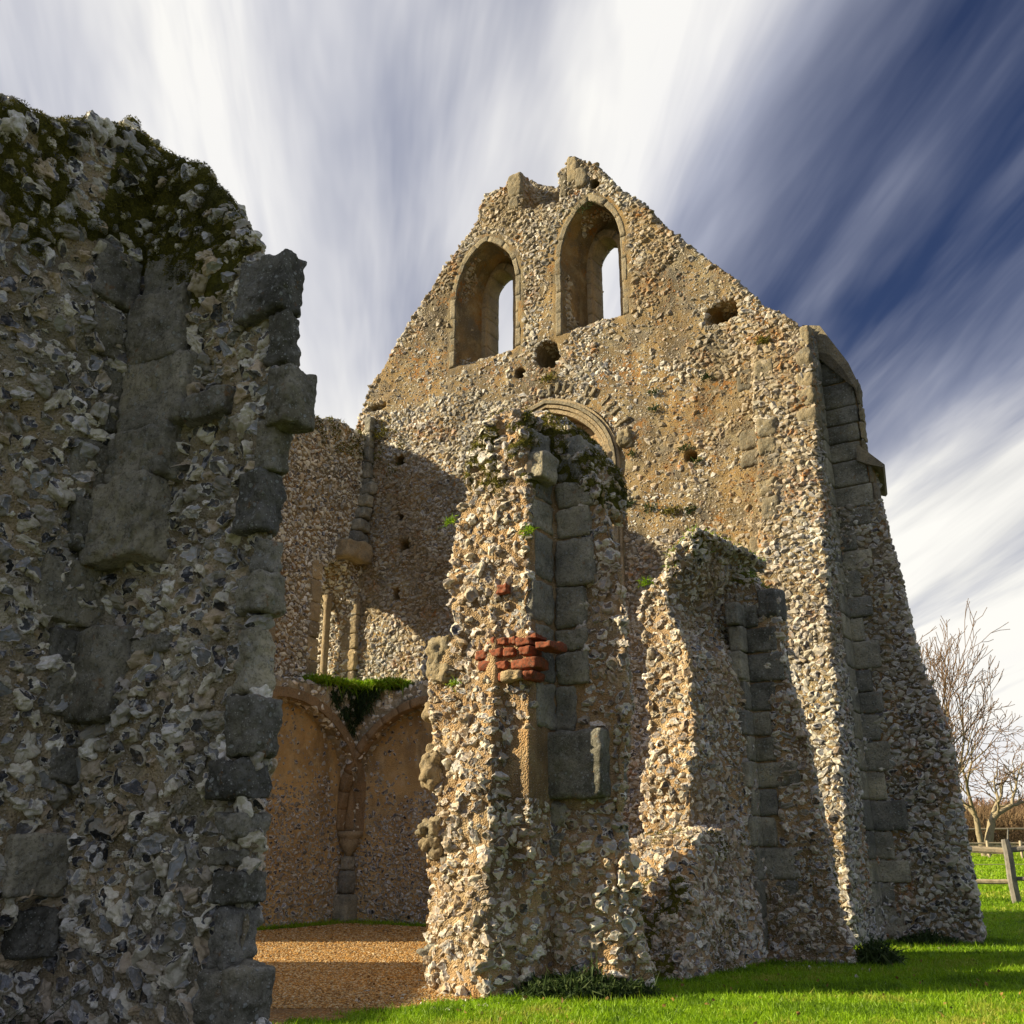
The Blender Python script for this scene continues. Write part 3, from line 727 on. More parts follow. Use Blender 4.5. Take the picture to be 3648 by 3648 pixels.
def lathe(name, c, prof, mat, parent, n=12):
    V = []; F = []
    for (r, z) in prof:
        for i in range(n): V.append((c[0] + r * math.cos(2 * math.pi * i / n), c[1] + r * math.sin(2 * math.pi * i / n), z))
    for j in range(len(prof) - 1):
        for i in range(n): F.append((j * n + i, j * n + (i + 1) % n, (j + 1) * n + (i + 1) % n, (j + 1) * n + i))
    return obj(name, mk_mesh(name, V, np.array(F), [mat], smooth=True), parent)
cpt = bw(5.0, -.03, 0)
lathe('jamb_shaft', cpt, [(.0, 4.6), (.055, 4.6), (.05, 4.9), (.05, 6.72), (.075, 6.76), (.06, 6.8), (.07, 6.9), (.11, 7.0), (.11, 7.05), (0, 7.06)], M_ashlar_warm, gable)
block(5.18, 5.42, -.13, .1, 7.12, 7.42, M_ashlar_gable, gable, name='carved_stop', chip=.08, rnd=.3)
# relieving arch of thin rubble stones over the moulding
for i in range(26):
    if i % 7 == 3 or i in (20, 24): continue
    t_ = math.pi * (.12 + .76 * i / 25); cx_, cz_ = 3.87, 6.95
    s_ = cx_ - 1.52 * math.cos(t_) ; z_ = cz_ + 1.5 * math.sin(t_) ** .95
    V, T = block_geo(3); d_ = np.array([-math.cos(t_), math.sin(t_)])
    P_ = V * np.array([.022 + .018 * ((i * 7) % 5) / 5, .035, .07 + .05 * ((i * 3) % 4) / 4]); P_ = P_ + (np.stack([fbm(P_ + i, 14, 2, q) for q in (1, 2, 3)], 1) - .5) * .06
    ss = s_ + P_[:, 2] * d_[0] + P_[:, 0] * d_[1]; zz_ = z_ + P_[:, 2] * d_[1] - P_[:, 0] * d_[0]
    obj('relieving_stone', mk_mesh('relieving_stone', bw(ss, .005 + P_[:, 1], zz_ + .02 * math.sin(i * 5.1)), T, [M_ashlar_gable], smooth=True), gable)
# chimney / parapet stones on the summit
block_px(1810, 620, 1858, 700, 0, .03, .4, M_ashlar_gable, gable, chip=.03); block_px(1815, 700, 1850, 745, 0, .03, .3, M_ashlar_gable, gable, chip=.03)
block_px(2020, 560, 2060, 650, 0, .05, .35, M_ashlar_gable, gable, chip=.03); block_px(2050, 600, 2095, 665, 0, .06, .3, M_ashlar_gable, gable, chip=.03)
block_px(1992, 612, 2020, 700, 0, .02, .35, M_ashlar_gable, gable, chip=.03)
# pilaster strip of dressed stone where the side wall was torn away
z = 2.2
while z < 8.1:
    h = rng.uniform(.26, .40); w_ = rng.uniform(.2, .34)
    if rng.random() < .5: block(7.3 - w_ / 2, 7.3 + w_ / 2, -.03, .2, z, z + h - .02, M_ashlar_gable, gable, chip=.03)
    if rng.random() < .45 and z > 5: block(7.52, 7.52 + rng.uniform(.18, .3), -.14 - (8.2 - z) * .13, .1, z, z + h - .03, M_ashlar_gable, gable, chip=.06)
    if z > 5.6 and rng.random() < .5: block(8.36 - rng.uniform(.14, .28), 8.36, -.12 - (8.2 - z) * .12, .1, z, z + h - .03, M_ashlar_gable, gable, chip=.06)
    z += h
# buttress: quoins in the angle, upper ashlar facing, weathered copings
bz_ = np.array(sorted([(p[1], p[0]) for p in pxs(b3, .27)]))
z = .05; q = 0
while z < 8.0:
    h = rng.uniform(.26, .40)
    top = z > 5.2
    w1 = (.20 if q % 2 else .36) * rng.uniform(.85, 1.2) if not top else rng.uniform(.42, .56)
    smax = float(np.interp(z + h, bz_[:, 0], bz_[:, 1])) - 8.36 - .03; w1 = min(w1, smax)
    if w1 < .08: break
    block(8.33, 8.36 + w1, .235, .45, z, z + h - .012, M_ashlar if not top else M_ashlar_dark, gable, chip=.012, rough=.012, rnd=.06)
    block(8.18, 8.385, -.02 - (.12 if z < 5 else .04), .225, z, z + h - .012, M_ashlar, gable, chip=.012, rough=.01, rnd=.06)
    if top and z < 7.4:
        block(8.38 + w1, 8.38 + w1 + max(.05, min(.22, smax - w1 - .04)), .245, .45, z, z + h - .014, M_ashlar_gable, gable, chip=.02, rnd=.06)
    z += h; q += 1
c1 = pxs([(2858, 1158), (2920, 1160), (2972, 1228), (3022, 1292), (3066, 1362), (3062, 1388), (3005, 1310), (2960, 1262), (2880, 1245)], .2)
def cop(pts, bb0, bb1):
    A_ = np.array(pxs(pts, bb0)); B_ = np.array(pxs([(x - 4, y) for x, y in pts], bb1)); B_ = np.stack([np.minimum(A_[:, 0], B_[:, 0]), A_[:, 1]], 1)
    return loft([bw(A_[:, 0], bb0, A_[:, 1]), bw(B_[:, 0], bb1, B_[:, 1])])
o_ = obj('coping', cop([(2858, 1158), (2920, 1160), (2972, 1228), (3022, 1292), (3056, 1362), (3050, 1388), (3000, 1310), (2955, 1262), (2880, 1245)], .16, 1.42), gable); o_.data.materials.append(M_ashlar_gable)
c2 = pxs([(3062, 1580), (3082, 1598), (3156, 1655), (3150, 1664), (3105, 1655), (3060, 1640)], .2)
o_ = obj('coping', cop([(3052, 1580), (3076, 1598), (3152, 1655), (3146, 1664), (3100, 1655), (3052, 1640)], .18, 1.40), gable); o_.data.materials.append(M_ashlar_gable)

# vaulted undercroft against the gable: plastered wall, springing rib, broken haunch
def half_arch(c, hw, z0, rise, n=22):
    return [(c - hw * math.cos(math.pi * i / n), z0 + rise * math.sin(math.pi * i / n) ** .9) for i in range(n + 1)]
AG = half_arch(1.93, 1.88, 1.40, 1.95)
hn = [(-.05, 1.2)] + [(p[0], p[1]) for p in AG] + [(4.2, 1.2), (4.2, 3.2), (2.2, 3.75), (1.2, 3.62), (.3, 3.70), (-.05, 3.75)]
haunch = prism(hn, -.30, .05)
AW = [( -p[0], p[1]) for p in half_arch(1.93, 1.88, 1.40, 1.95)]
hw_ = [(.05, 1.2)] + AW + [(-4.2, 1.2), (-4.2, 3.2), (-2.2, 3.6), (-1.2, 3.62), (-.3, 3.7), (.05, 3.75)]
haunch2 = prism(hw_, -.05, .30, mode='w')
fill = hexa([(-.05, .05, 1.7), (.1, .05, 1.7), (.1, -.1, 1.7), (-.05, -.1, 1.7)], [(-.05, .05, 3.72), (1.1, .05, 3.7), (.9, -.95, 3.6), (-.05, -1.1, 3.66)])
masonry('vault_haunch', [haunch], .04, .06, gable, dens=1.0, sub=2, disp=(.06, .03), seed=21, mats=[M_mortar_grey, M_flint_grey], mask=lambda P, N: np.full(len(P), .6))
voussoirs('vault_rib', AG, -.03, .10, -.36, -.2, M_rib, gable, step=.3, seed=5, gap=.004, wv=.008)
plast = prism([(-.02, -.3), (-.02, 3.3), (4.2, 3.3), (4.2, -.3)], -.04, .05)
masonry('plastered_face', [plast], .05, .043, gable, dens=2.6, space=.92, sub=2, disp=(.03, .012), seed=22, mats=[M_plaster, M_flint_core], sink=.24,
        mask=lambda P, N: np.clip(sstep(1.9, .7, P[:, 2] + (fbm(P, 1.2, 3, 4) - .5) * 3.5) * .95 + .02, 0, .95))
# corner shaft with bell capital and springers
cs = bw(.17, -.17, 0)
for (z0, z1, r) in ((-.1, .45, .17), (.46, .8, .12), (.81, 1.02, .10)):
    s_ = .16; block(s_ - r, s_ + r * .8, -.16 - r, -.16 + r, z0, z1, M_ashlar, gable, name='corner_shaft', chip=.015, rnd=.25)
lathe('shaft', bw(-.52, -.30, 0), [(0, 3.6), (.075, 3.6), (.07, 3.75), (.06, 3.8), (.06, 5.2), (.09, 5.26), (.07, 5.32), (.11, 5.42), (0, 5.43)], M_ashlar_warm, gable) if False else None
lathe('capital', cs, [(0, 1.0), (.03, 1.0), (.07, 1.08), (.12, 1.14), (.17, 1.26), (.15, 1.29), (.22, 1.33), (.22, 1.40), (0, 1.40)], M_ashlar_warm, gable)
lathe('springer', bw(-.03, .03, 0), [(0, 1.38), (.22, 1.38), (.225, 1.5), (.24, 1.75), (.27, 2.0), (.31, 2.25), (.36, 2.5), (.40, 2.7), (0, 2.71)], M_rib, gable, n=10)
for k, (z0, z1, r) in enumerate(()and((1.40, 1.64, .17), (1.645, 1.89, .20), (1.895, 2.16, .24), (2.165, 2.46, .30))):
    block(.0, .16 + r * .75, -.16 - r * .75, 0, z0, z1, M_ashlar_warm if k < 3 else M_ashlar, gable, name='springer', chip=.02, rnd=.2, taper=-.08)

# ================================================================ the side wall behind (interior face, left)
side = thing('side_wall', 'shaded flint interior wall with broken openings at left of the gable', 'ruined wall', tuple(bw(-.5, -2.5, 0)))
sp_ = [GB(1283, 1545, 0), GB(1240, 1520, 0), (-.5, 8.95), GB(1160, 1500, 0), GB(1100, 1490, 0), GB(1040, 1440, 0)]
sp_ = [GB(*q, 0) for q in ((1283, 1545), (1240, 1520), (1200, 1500), (1150, 1495), (1100, 1488), (1050, 1450))]
print('side wall top', sp_)
poly = [(.0, -.3), (.0, sp_[0][1])] + sp_[1:] + [(sp_[-1][0] - .5, sp_[-1][1] + .1), (-3.6, 8.7), (-4.3, 7.9), (-4.9, 6.4), (-5.3, 4.0), (-5.4, -.3)]
sw = prism(poly, -1.05, 0, mode='w')
op1 = [GB(*q, 0) for q in ((1128, 2440), (1128, 2080), (1160, 2030), (1225, 2060), (1238, 2100), (1238, 2430))]
print('opening', op1)
oi = np.array([(-1.02, 3.66), (-1.02, 5.2), (-.9, 5.75), (-.6, 6.0), (-.3, 5.75), (-.08, 5.2), (-.08, 3.66)]); oo = oi.copy(); oo[:, 0] = -.35 + (oi[:, 0] + .08) * 2.3
cuts = [loft([bw(-1.5, oo[:, 0], oo[:, 1]), bw(.01, oi[:, 0], oi[:, 1]), bw(.4, oi[:, 0], oi[:, 1])])]
o2 = [GB(*q, 0) for q in ((1000, 2165), (1000, 2060), (1080, 2095), (1080, 2165))]; print('op2', o2)
zc = (o2[0][1] + o2[1][1]) / 2
cuts.append(prism([(-3.6, zc - .45), (-3.6, zc + .4), (-2.35, zc + .4), (-2.35, zc - .45)], -1.3, .3, mode='w'))
sw = boolean(sw, cuts)
M_fl_low = M_flint_core
_, s_core = masonry('masonry', [sw], .045, .05, side, dens=2.8, space=.92, sub=2, disp=(.05, .025), seed=5, mats=[M_mortar_gable, M_flint_grey],
                    mask=lambda P, N: np.where(P[:, 2] < 3.3, 0, .72), small=.3)
masonry('vault_haunch', [haunch2], .04, .06, side, dens=1.0, sub=2, disp=(.06, .03), seed=23, mats=[M_mortar_grey, M_flint_grey], mask=lambda P, N: np.full(len(P), .6))
# rib on the side wall
A = np.array(AW); tg = np.gradient(A, axis=0); nn = np.stack([-tg[:, 1], tg[:, 0]], 1); nn /= np.linalg.norm(nn, axis=1)[:, None]
Bq = A - nn * .13; Aq = A + nn * .02; n_ = len(A)
V = np.concatenate([bw(.36, Aq[:, 0], Aq[:, 1]), bw(.36, Bq[:, 0], Bq[:, 1]), bw(.2, Bq[:, 0], Bq[:, 1]), bw(.2, Aq[:, 0], Aq[:, 1])])
F = [(q * n_ + i, q * n_ + i + 1, ((q + 1) % 4) * n_ + i + 1, ((q + 1) % 4) * n_ + i) for q in range(4) for i in range(n_ - 1)]
obj('vault_rib', mk_mesh('vault_rib', V, np.array(F), [M_rib]), side)
plast2 = prism([(.02, -.3), (.02, 3.3), (-4.2, 3.3), (-4.2, -.3)], -.05, .04, mode='w')
masonry('plastered_face', [plast2], .05, .043, side, dens=2.6, space=.92, sub=2, disp=(.03, .012), seed=24, mats=[M_plaster, M_flint_core], sink=.24,
        mask=lambda P, N: np.clip(sstep(2.0, .7, P[:, 2] + (fbm(P, 1.2, 3, 14) - .5) * 3.5) * .95 + .03, 0, .95))
lathe('shaft', bw(-.50, -.30, 0), [(0, 3.6), (.085, 3.6), (.075, 3.75), (.065, 3.8), (.065, 5.2), (.09, 5.26), (.07, 5.32), (.11, 5.42), (0, 5.43)], M_ashlar_warm, side)
# dressed jambs of the opening, corner quoins
z = 3.75
while z < 5.7:
    h = rng.uniform(.25, .4)
    block(-.16, .03, -1.28, -1.03, z, z + h - .012, M_ashlar_warm, side, name='jamb_stone', chip=.015, rnd=.08)
    block(-.30, .03, -.12, -.02, z, z + h - .012, M_ashlar_warm, side, name='jamb_stone', chip=.015, rnd=.08)
    block(-.05, .13, -2.32, -2.12, z, z + h - .012, M_ashlar_warm, side, name='jamb_stone', chip=.015, rnd=.08)
    z += h
block(-.2, .12, -3.7, -2.2, zc + .38, zc + .55, M_ashlar_warm, side, name='lintel', chip=.02, rnd=.08)
block(-.1, .3, -.75, -.1, 5.95, 6.3, M_ashlar_warm, side, name='corbel', chip=.08)
for k in range(5): block(-.05, .16 + .03 * k, -.42 + .06 * k, -.02, 6.32 + k * .24, 6.54 + k * .24, M_ashlar, side, name='corner_stone', chip=.04)
z = 7.0
while z < 8.7:
    block(.0, .16, -.16, .0, z, z + .3, M_ashlar_dark, side, name='corner_stone', chip=.01, rnd=.08); z += .31

def boxes_gs(L_, b, grow=.0):
    out = []
    for (x0, y0, x1, y1) in L_:
        a, c = GS(x0, (y0 + y1) / 2, b), GS(x1, (y0 + y1) / 2, b); out.append((a[0] - grow, c[0] + grow, GS((x0 + x1) / 2, y1, b)[1] - grow, GS((x0 + x1) / 2, y0, b)[1] + grow))
    return out
def in_boxes(s, z, bx):
    m = np.zeros(len(s), bool)
    for a, b, c, d in bx: m |= (s > a) & (s < b) & (z > c) & (z < d)
    return m
# ================================================================ pier one
pier1 = thing('flint_pier', 'tall broken flint pier with red brick patch and mossy top', 'ruined wall', tuple(gnd(1950, 3520)))
b1 = -6.30; s1 = 7.54; bf = b1 - .42
left1 = [(1862, 1475), (1800, 1478), (1745, 1530), (1700, 1590), (1668, 1680), (1655, 1760), (1625, 1850), (1612, 1950), (1600, 2060), (1605, 2160), (1640, 2230), (1635, 2270), (1590, 2300), (1535, 2300), (1522, 2400), (1530, 2520), (1538, 2620), (1528, 2740), (1560, 2850), (1545, 2960), (1520, 3060), (1520, 3200), (1510, 3330), (1535, 3450), (1560, 3530)]
right1 = [(1975, 1478), (2040, 1560), (2100, 1660), (2140, 1720), (2165, 1800), (2195, 1900), (2225, 2000), (2240, 2100), (2240, 2250), (2245, 2400), (2255, 2500), (2245, 2650), (2240, 2800), (2232, 2950), (2248, 3080), (2270, 3250), (2290, 3400), (2315, 3520)]
L = pxs(left1, bf); Rr = pxs(right1, b1)
sec = L[::-1] + [(s1 - .25, L[0][1] + .02), (s1, L[0][1] - .25)]
zb_ = -.3
sec = [(L[-1][0], zb_)] + L[::-1] + [(s1 - .12, L[0][1] - .05), (s1, L[0][1] - .5), (s1, zb_)]
p1a = prism(sec, bf, b1 + .75)
p1b = nose([(x - 12, y) for x, y in right1], b1, .5, -6, s1 - .3)
p1e = prism(pxs([(1900, 1800), (1765, 1570), (1800, 1500), (1870, 1470), (1960, 1470), (2030, 1535), (2085, 1610), (2120, 1690), (2120, 1800)], b1 + .05), b1 + .05, b1 + .55)
p1c = hexa([(L[-1][0] + .05, bf - .28, -.3), (s1 - .2, bf - .30, -.3), (s1 + .1, b1, -.3), (L[-1][0] + .05, b1, -.3)], [(L[10][0] + .2, bf, 2.9), (s1 - .3, bf, 2.9), (s1 - .05, b1, 2.9), (L[10][0] + .2, b1, 2.9)])
p1d = hexa([(s1, b1 - .25, -.3), (Rr[-1][0] - .13, b1 - .12, -.3), (Rr[-1][0] - .16, b1 + .2, -.3), (s1 - .1, b1 + .2, -.3)], [(s1, b1, 1.9), (Rr[-5][0] - .2, b1, 1.9), (Rr[-5][0] - .2, b1 + .1, 1.9), (s1, b1 + .1, 1.9)])
p1box = boxes_gs([(1745, 2255, 1990, 2440), (1500, 2270, 1600, 2420), (1490, 2700, 1560, 2790), (1480, 2915, 1560, 2990)], bf) + boxes_gs([(1905, 2608, 2182, 2848)], b1)
def near_mask(P, N): return np.clip(.75 + 1.5 * (fbm(P, 3, 3, 31) - .40), .4, 1)
z_top1, z_bot1 = GS(1985, 1640, b1)[1], GS(1985, 2600, b1)[1]
def q_avoid(P):
    s, b, z = to_sbz(P)
    return ((z > z_bot1 - .6) & (z < z_top1) & (s > s1 - .22) & (s < s1 + .26) & (b > bf + .05) & (b < b1 + .06) | (b < b1 + .2) & in_boxes(s, z, p1box)) * 1.0
zt1_ = L[0][1]
def p1_moss(P, N):
    s, b, z = to_sbz(P)
    return sstep(zt1_ - .85, zt1_ - .35, z + 1.0 * (fbm(P, 2.5, 3, 7) - .5) + .35 * np.clip(s - s1, 0, 1) * 1.6 + .25 * N[:, 2]) * sstep(.36, .44, fbm(P, 4, 3, 8))
def p1_mask(P, N):
    s, b, z = to_sbz(P)
    return near_mask(P, N) * (1 - .6 * p1_moss(P, N)) * np.where((s > s1 + .40) & (N @ G > .35) & (z > 1.5), .25, 1)
_, p1core = masonry('masonry', [p1a, p1b, p1c, p1d, p1e], .022, .046, pier1, dens=2.2, space=1.06, mossfn=lambda P, N: p1_moss(P, N), sub=3, disp=(.085, .05), seed=11, mats=[M_mortar, M_flint_warm], mask=p1_mask, avoid=q_avoid, sink=.16)
# dressed stones in the angle
ys = [(1562, 1715), (1718, 1808), (1812, 1915), (1920, 2085), (2092, 2238), (2242, 2322), (2326, 2440), (2444, 2605)]
for i, (y0, y1) in enumerate(ys):
    wr = [2075, 2110, 2100, 2115, 2085, 2095, 2100, 2055][i]
    block_px(1985, y0, wr, y1, b1, .035, .25, M_ashlar, pier1, chip=.018, rnd=.06, rough=.025)
    za, zb2 = GS(1985, y1, b1)[1], GS(1985, y0, b1)[1]
    block(s1 - .20 + .05 * (i % 3), s1 + .02, bf + .05 + .05 * (i % 2), b1 - .04, za + .006, zb2 - .006, M_ashlar, pier1, chip=.02, rnd=.06, rough=.025)
block_px(1905, 2608, 2175, 2848, b1, .15, .3, M_ashlar_dark, pier1, chip=.02, rnd=.08, rough=.02, n=18)['label'] = 'big dark projecting stone block'
block_px(1975, 2855, 2045, 2955, b1, .10, .3, M_ashlar, pier1, chip=.04)
block_px(1955, 2962, 2075, 3070, b1, .10, .3, M_ashlar, pier1, chip=.05)
block_px(1868, 1605, 1932, 1700, bf, -.02, .3, M_ashlar, pier1, chip=.05, rnd=.08)
# blocks of the left edge
for (x0, y0, x1, y1, m, o) in ((1518, 2268, 1605, 2420, M_ashlar_gable, .02), (1510, 2445, 1570, 2545, M_ashlar_warm, 0), (1522, 2550, 1575, 2620, M_ashlar_warm, 0), (1522, 2625, 1590, 2690, M_ashlar_warm, .02), (1496, 2690, 1565, 2790, M_ashlar_warm, .02),
                               (1486, 2912, 1565, 2988, M_ashlar_gable, .05), (1488, 2995, 1560, 3040, M_ashlar_warm, .03), (1505, 3370, 1560, 3440, M_ashlar, .03)):
    block_px(x0, y0, x1, y1, bf, o, .22, m, pier1, chip=.09, rnd=.14, rough=.06, n=12)
# red brick patch
zz8 = lambda x, y: (1450 + x / 1.756, 1400 + y / 1.756)
for (x0, y0, x1, y1, o) in ((745, 1503, 832, 1545, .05), (500, 1528, 562, 1585, .03), (566, 1528, 642, 1588, .06), (646, 1525, 700, 1582, .07), (702, 1530, 792, 1588, .07), (826, 1556, 932, 1606, .10), (440, 1612, 517, 1672, .04), (524, 1598, 610, 1660, .06),
                         (616, 1592, 696, 1655, .07), (704, 1588, 792, 1650, .07), (464, 1682, 548, 1745, .05), (554, 1676, 644, 1740, .07), (662, 1664, 835, 1732, .08), (566, 1748, 618, 1808, .05), (745, 1742, 815, 1806, .07), (566, 1195, 640, 1262, .03)):
    a, c = zz8(x0, y0), zz8(x1, y1); block_px(a[0] + 2, a[1] + 2, c[0] - 2, c[1] - 2, bf, o * .45 + .02, .15, M_brick, pier1, name='brick', chip=.03, rnd=.04, n=7, rough=.02)
a, c = zz8(625, 1750), zz8(742, 1808); block_px(a[0], a[1], c[0], c[1], bf, .09, .15, M_ashlar_warm, pier1, chip=.04)
moss_on(p1core, p1_moss, 260000, pier1, h=.018, wdt=.005, seed=3, bed=.01)
def top_right(P, N):
    s, b, z = to_sbz(P); return ((z > 3.9) & (s > s1 - .1) & (N[:, 2] > .2) & (fbm(P, 4, 3, 9) > .42)) * 1.0
moss_on(p1core, top_right, 60000, pier1, h=.02, wdt=.006, seed=4)

# ================================================================ pier two
pier2 = thing('flint_pier', 'shorter broken flint pier with grass-capped top, nearer the gable buttress', 'ruined wall', tuple(gnd(2600, 3470)))
b2 = -3.10; s2 = 8.06; bf2 = b2 - 1.15
left2 = [(2470, 1888), (2425, 1920), (2390, 1990), (2340, 2060), (2310, 2090), (2285, 2150), (2300, 2240), (2318, 2330), (2312, 2420), (2325, 2520), (2330, 2640), (2318, 2760), (2312, 2900), (2318, 3040), (2320, 3150), (2320, 3300), (2330, 3420), (2340, 3520)]
right2 = [(2600, 1965), (2660, 2030), (2715, 2090), (2775, 2100), (2790, 2180), (2805, 2280), (2820, 2380), (2850, 2480), (2880, 2580), (2905, 2700), (2925, 2800), (2940, 2900), (2962, 3000), (2985, 3120), (3005, 3250), (3030, 3400), (3040, 3440)]
L = pxs([(x - 22, y) for x, y in left2], bf2); Rr = pxs(right2, b2)
zt_ = L[0][1]
def plan_col(levels):
    """closed body from plan outlines [(z, [(s, b), ...])] stacked upward"""
    return loft([bw(np.array(p)[:, 0], np.array(p)[:, 1], z) for z, p in levels])
lev = [(zb_, L[-1][0])] + [(q[1], q[0]) for q in L[::-1]]
lv = []
for z_, sl in lev:
    f_ = float(np.clip((z_ - zt_ + 1.25) / 1.25, 0, 1)) ** .8 ; bk = .2 * f_
    a1 = sl + .50 - .34 * f_; sr_ = s2 * (1 - f_) + (sl + .24) * f_
    lv.append((z_, [(sl, bf2 + bk * .5), (a1, bf2 - .04 + bk), (max(a1 + .03, sr_ - .14), bf2 + .55 + bk), (max(a1 + .05, sr_), b2 - .15), (max(a1 + .05, sr_), b2 + .5), (sl, b2 + .5)]))
front = plan_col(lv)
Lb = pxs([(2445, 1890), (2540, 1895)], bf2 + .6)
bt_ = pxs([(2440, 1935), (2475, 1915), (2520, 1925), (2590, 1995), (2680, 2080), (2755, 2130)], b2)
backt = prism([(bt_[0][0], zb_)] + bt_ + [(bt_[-1][0], zb_)], b2 + .03, b2 + .5)
but2 = nose([(x - 20, y) for x, y in right2], b2, .6, -6, s2 - .3)
low = hexa([(s2 - 1.0, bf2 - 1.35, -.3), (s2 + .05, bf2 - 1.25, -.3), (s2 + .1, b2 - .3, -.3), (s2 - 1.0, b2 - .3, -.3)], [(s2 - .75, bf2 - .35, 1.05), (s2 - .1, bf2 - .3, 1.15), (s2 - .02, b2 - .4, 1.25), (s2 - .75, b2 - .4, 1.2)])
low2 = hexa([(s2, b2 - .25, -.3), (Rr[-1][0] + .12, b2 - .12, -.3), (Rr[-1][0], b2 + .2, -.3), (s2, b2 + .2, -.3)], [(s2, b2, .9), (Rr[-4][0] - .1, b2, .9), (Rr[-4][0] - .1, b2 + .1, .9), (s2, b2 + .1, .9)])
def q2_avoid(P):
    s, b, z = to_sbz(P)
    return ((z > .85) & (z < GS(2670, 2090, b2)[1] - .35) & (s > s2 - .06) & (s < s2 + .22) & (b > b2 - .12) & (b < b2 + .05)) * 1.0
def p2_moss(P, N):
    s, b, z = to_sbz(P)
    low_ = sstep(1.15, .9, z) * (s < s2 - .02) * sstep(.48, .54, fbm(P, 3.5, 3, 29)) * .9
    return np.maximum(low_, sstep(zt_ - .55, zt_ - .1, z + .5 * (fbm(P, 3, 3, 7) - .5) + .3 * N[:, 2]) * sstep(.42, .5, fbm(P, 4, 3, 8)))
_, p2core = masonry('masonry', [front, backt, but2, low, low2], .026, .045, pier2, dens=2.4, space=1.03, mossfn=lambda P, N: p2_moss(P, N), sub=3, disp=(.085, .045), seed=12, mats=[M_mortar, M_flint_warm], mask=near_mask, avoid=q2_avoid, sink=.16)
z = .08; q = 0
ztop2 = GS(2670, 2090, b2)[1]
while z < ztop2 - .35:
    h = rng.uniform(.22, .36); w1 = [.22, .36, .28, .18][q % 4] * rng.uniform(.85, 1.25) * (1 if z < 3 else .7)
    block(s2 - .02, s2 + w1, b2 - .035, b2 + .25, z, z + h - .01, M_ashlar_dark if z > 1.6 else M_ashlar, pier2, chip=.015, rnd=.07, rough=.012)
    block(s2 - .12, s2 + .025, b2 - .22 - .07 * (q % 2), b2 - .04, z, z + h - .01, M_ashlar, pier2, chip=.012, rnd=.06, rough=.012)
    z += h; q += 1
block_px(2700, 2096, 2768, 2195, b2, .03, .3, M_ashlar_dark, pier2, chip=.04, rnd=.08)
def p2top(P, N):
    s, b, z = to_sbz(P); return ((z > zt_ - .35) & (N[:, 2] > .25)) * 1.0
moss_on(p2core, p2top, 40000, pier2, h=.07, wdt=.006, seed=6, name='grass_cap', mat=M_grass, lean=.4, bed=.0)
def p2slope(P, N):
    s, b, z = to_sbz(P); return ((z > zt_ - 1.0) & (N[:, 2] > .2) & (b > bf2 + .3) & (fbm(P, 3, 3, 19) > .4)) * 1.0
moss_on(p2core, p2slope, 25000, pier2, h=.03, wdt=.007, seed=7, name='moss', lean=.5)
moss_on(p2core, lambda P, N: ((P[:, 2] < 1.15) & (N[:, 2] > .0) & (fbm(P, 3.5, 3, 29) > .50)) * 1.0, 120000, pier2, h=.018, wdt=.006, seed=8, name='moss', lean=.5)

# ================================================================ foreground wall
fore = thing('flint_wall', 'massive dark mossy flint wall with dressed quoins, close on the left', 'ruined wall', tuple(bw(7.3, -10.4, 0)))
b0_, s0_ = -10.38, 7.31
topw = [(0, 395), (60, 395), (100, 430), (140, 470), (190, 480), (240, 470), (300, 448), (370, 435), (430, 440), (490, 455), (520, 480)]
tw = [GB(*q, s0_) for q in topw]; print('fore top', tw)
wallF = prism([(-12.5, -.3), (-12.5, tw[0][1] - .1), (tw[0][0] - .4, tw[0][1] + .02)] + tw + [(b0_ + .6, tw[-1][1] - .1), (b0_ + .6, -.3)], s0_ - .85, s0_, mode='w')
rb_ = [(470, 440), (560, 500), (640, 558), (735, 625), (790, 690), (830, 770), (870, 835), (925, 870), (935, 915), (990, 930), (1050, 945), (1062, 1100), (1040, 1300), (1045, 1450), (1010, 1600), (985, 1800), (985, 1950), (985, 2100), (955, 2300), (960, 2550), (930, 2720), (910, 2880), (905, 3000), (880, 3150), (890, 3300), (850, 3420), (890, 3520), (890, 3648)]
rp = pxs(rb_, b0_)
butF = nose([(x - 30 if x > 930 else x, y) for x, y in rb_], b0_, .55, -8, s0_ - .4)
R_ = [(880, 930, 1095, 1140, .10, 1), (962, 1118, 1085, 1308, .06, 1), (985, 1325, 1132, 1530, .14, 1), (935, 1505, 1055, 1690, .08, 1), (870, 1685, 1022, 1905, .10, 1), (905, 1915, 1020, 2045, .05, 0), (880, 2052, 1028, 2195, .12, 0), (865, 2235, 975, 2480, .10, 0),
      (845, 2488, 1008, 2708, .12, 1), (785, 2712, 962, 2852, .12, 1), (800, 2890, 960, 2995, .10, 0), (770, 3015, 945, 3095, .06, 0), (780, 3100, 955, 3220, .10, 1), (790, 3235, 912, 3460, .10, 0), (760, 3440, 968, 3650, .16, 1),
      (525, 905, 720, 1085, .05, 0), (505, 1062, 685, 1305, .12, 1), (470, 1300, 690, 1540, .10, 0), (430, 1545, 640, 1735, .15, 0), (395, 1730, 590, 2020, .22, 0), (305, 2250, 470, 2580, .16, 1), (470, 2262, 620, 2335, .04, 0), (690, 1405, 880, 1500, .10, 1)]
fbox = boxes_gs([q[:4] for q in R_], b0_, -.01)
def f_avoid(P):
    s, b, z = to_sbz(P)
    return ((b > b0_ - .06) & (b < b0_ + .75) & in_boxes(s, z, fbox)) * 1.0
def f_mask(P, N):
    return np.clip(.65 + 1.3 * (fbm(P, 3, 3, 41) - .38), .4, 1) * (1 - .88 * f_moss(P, N))
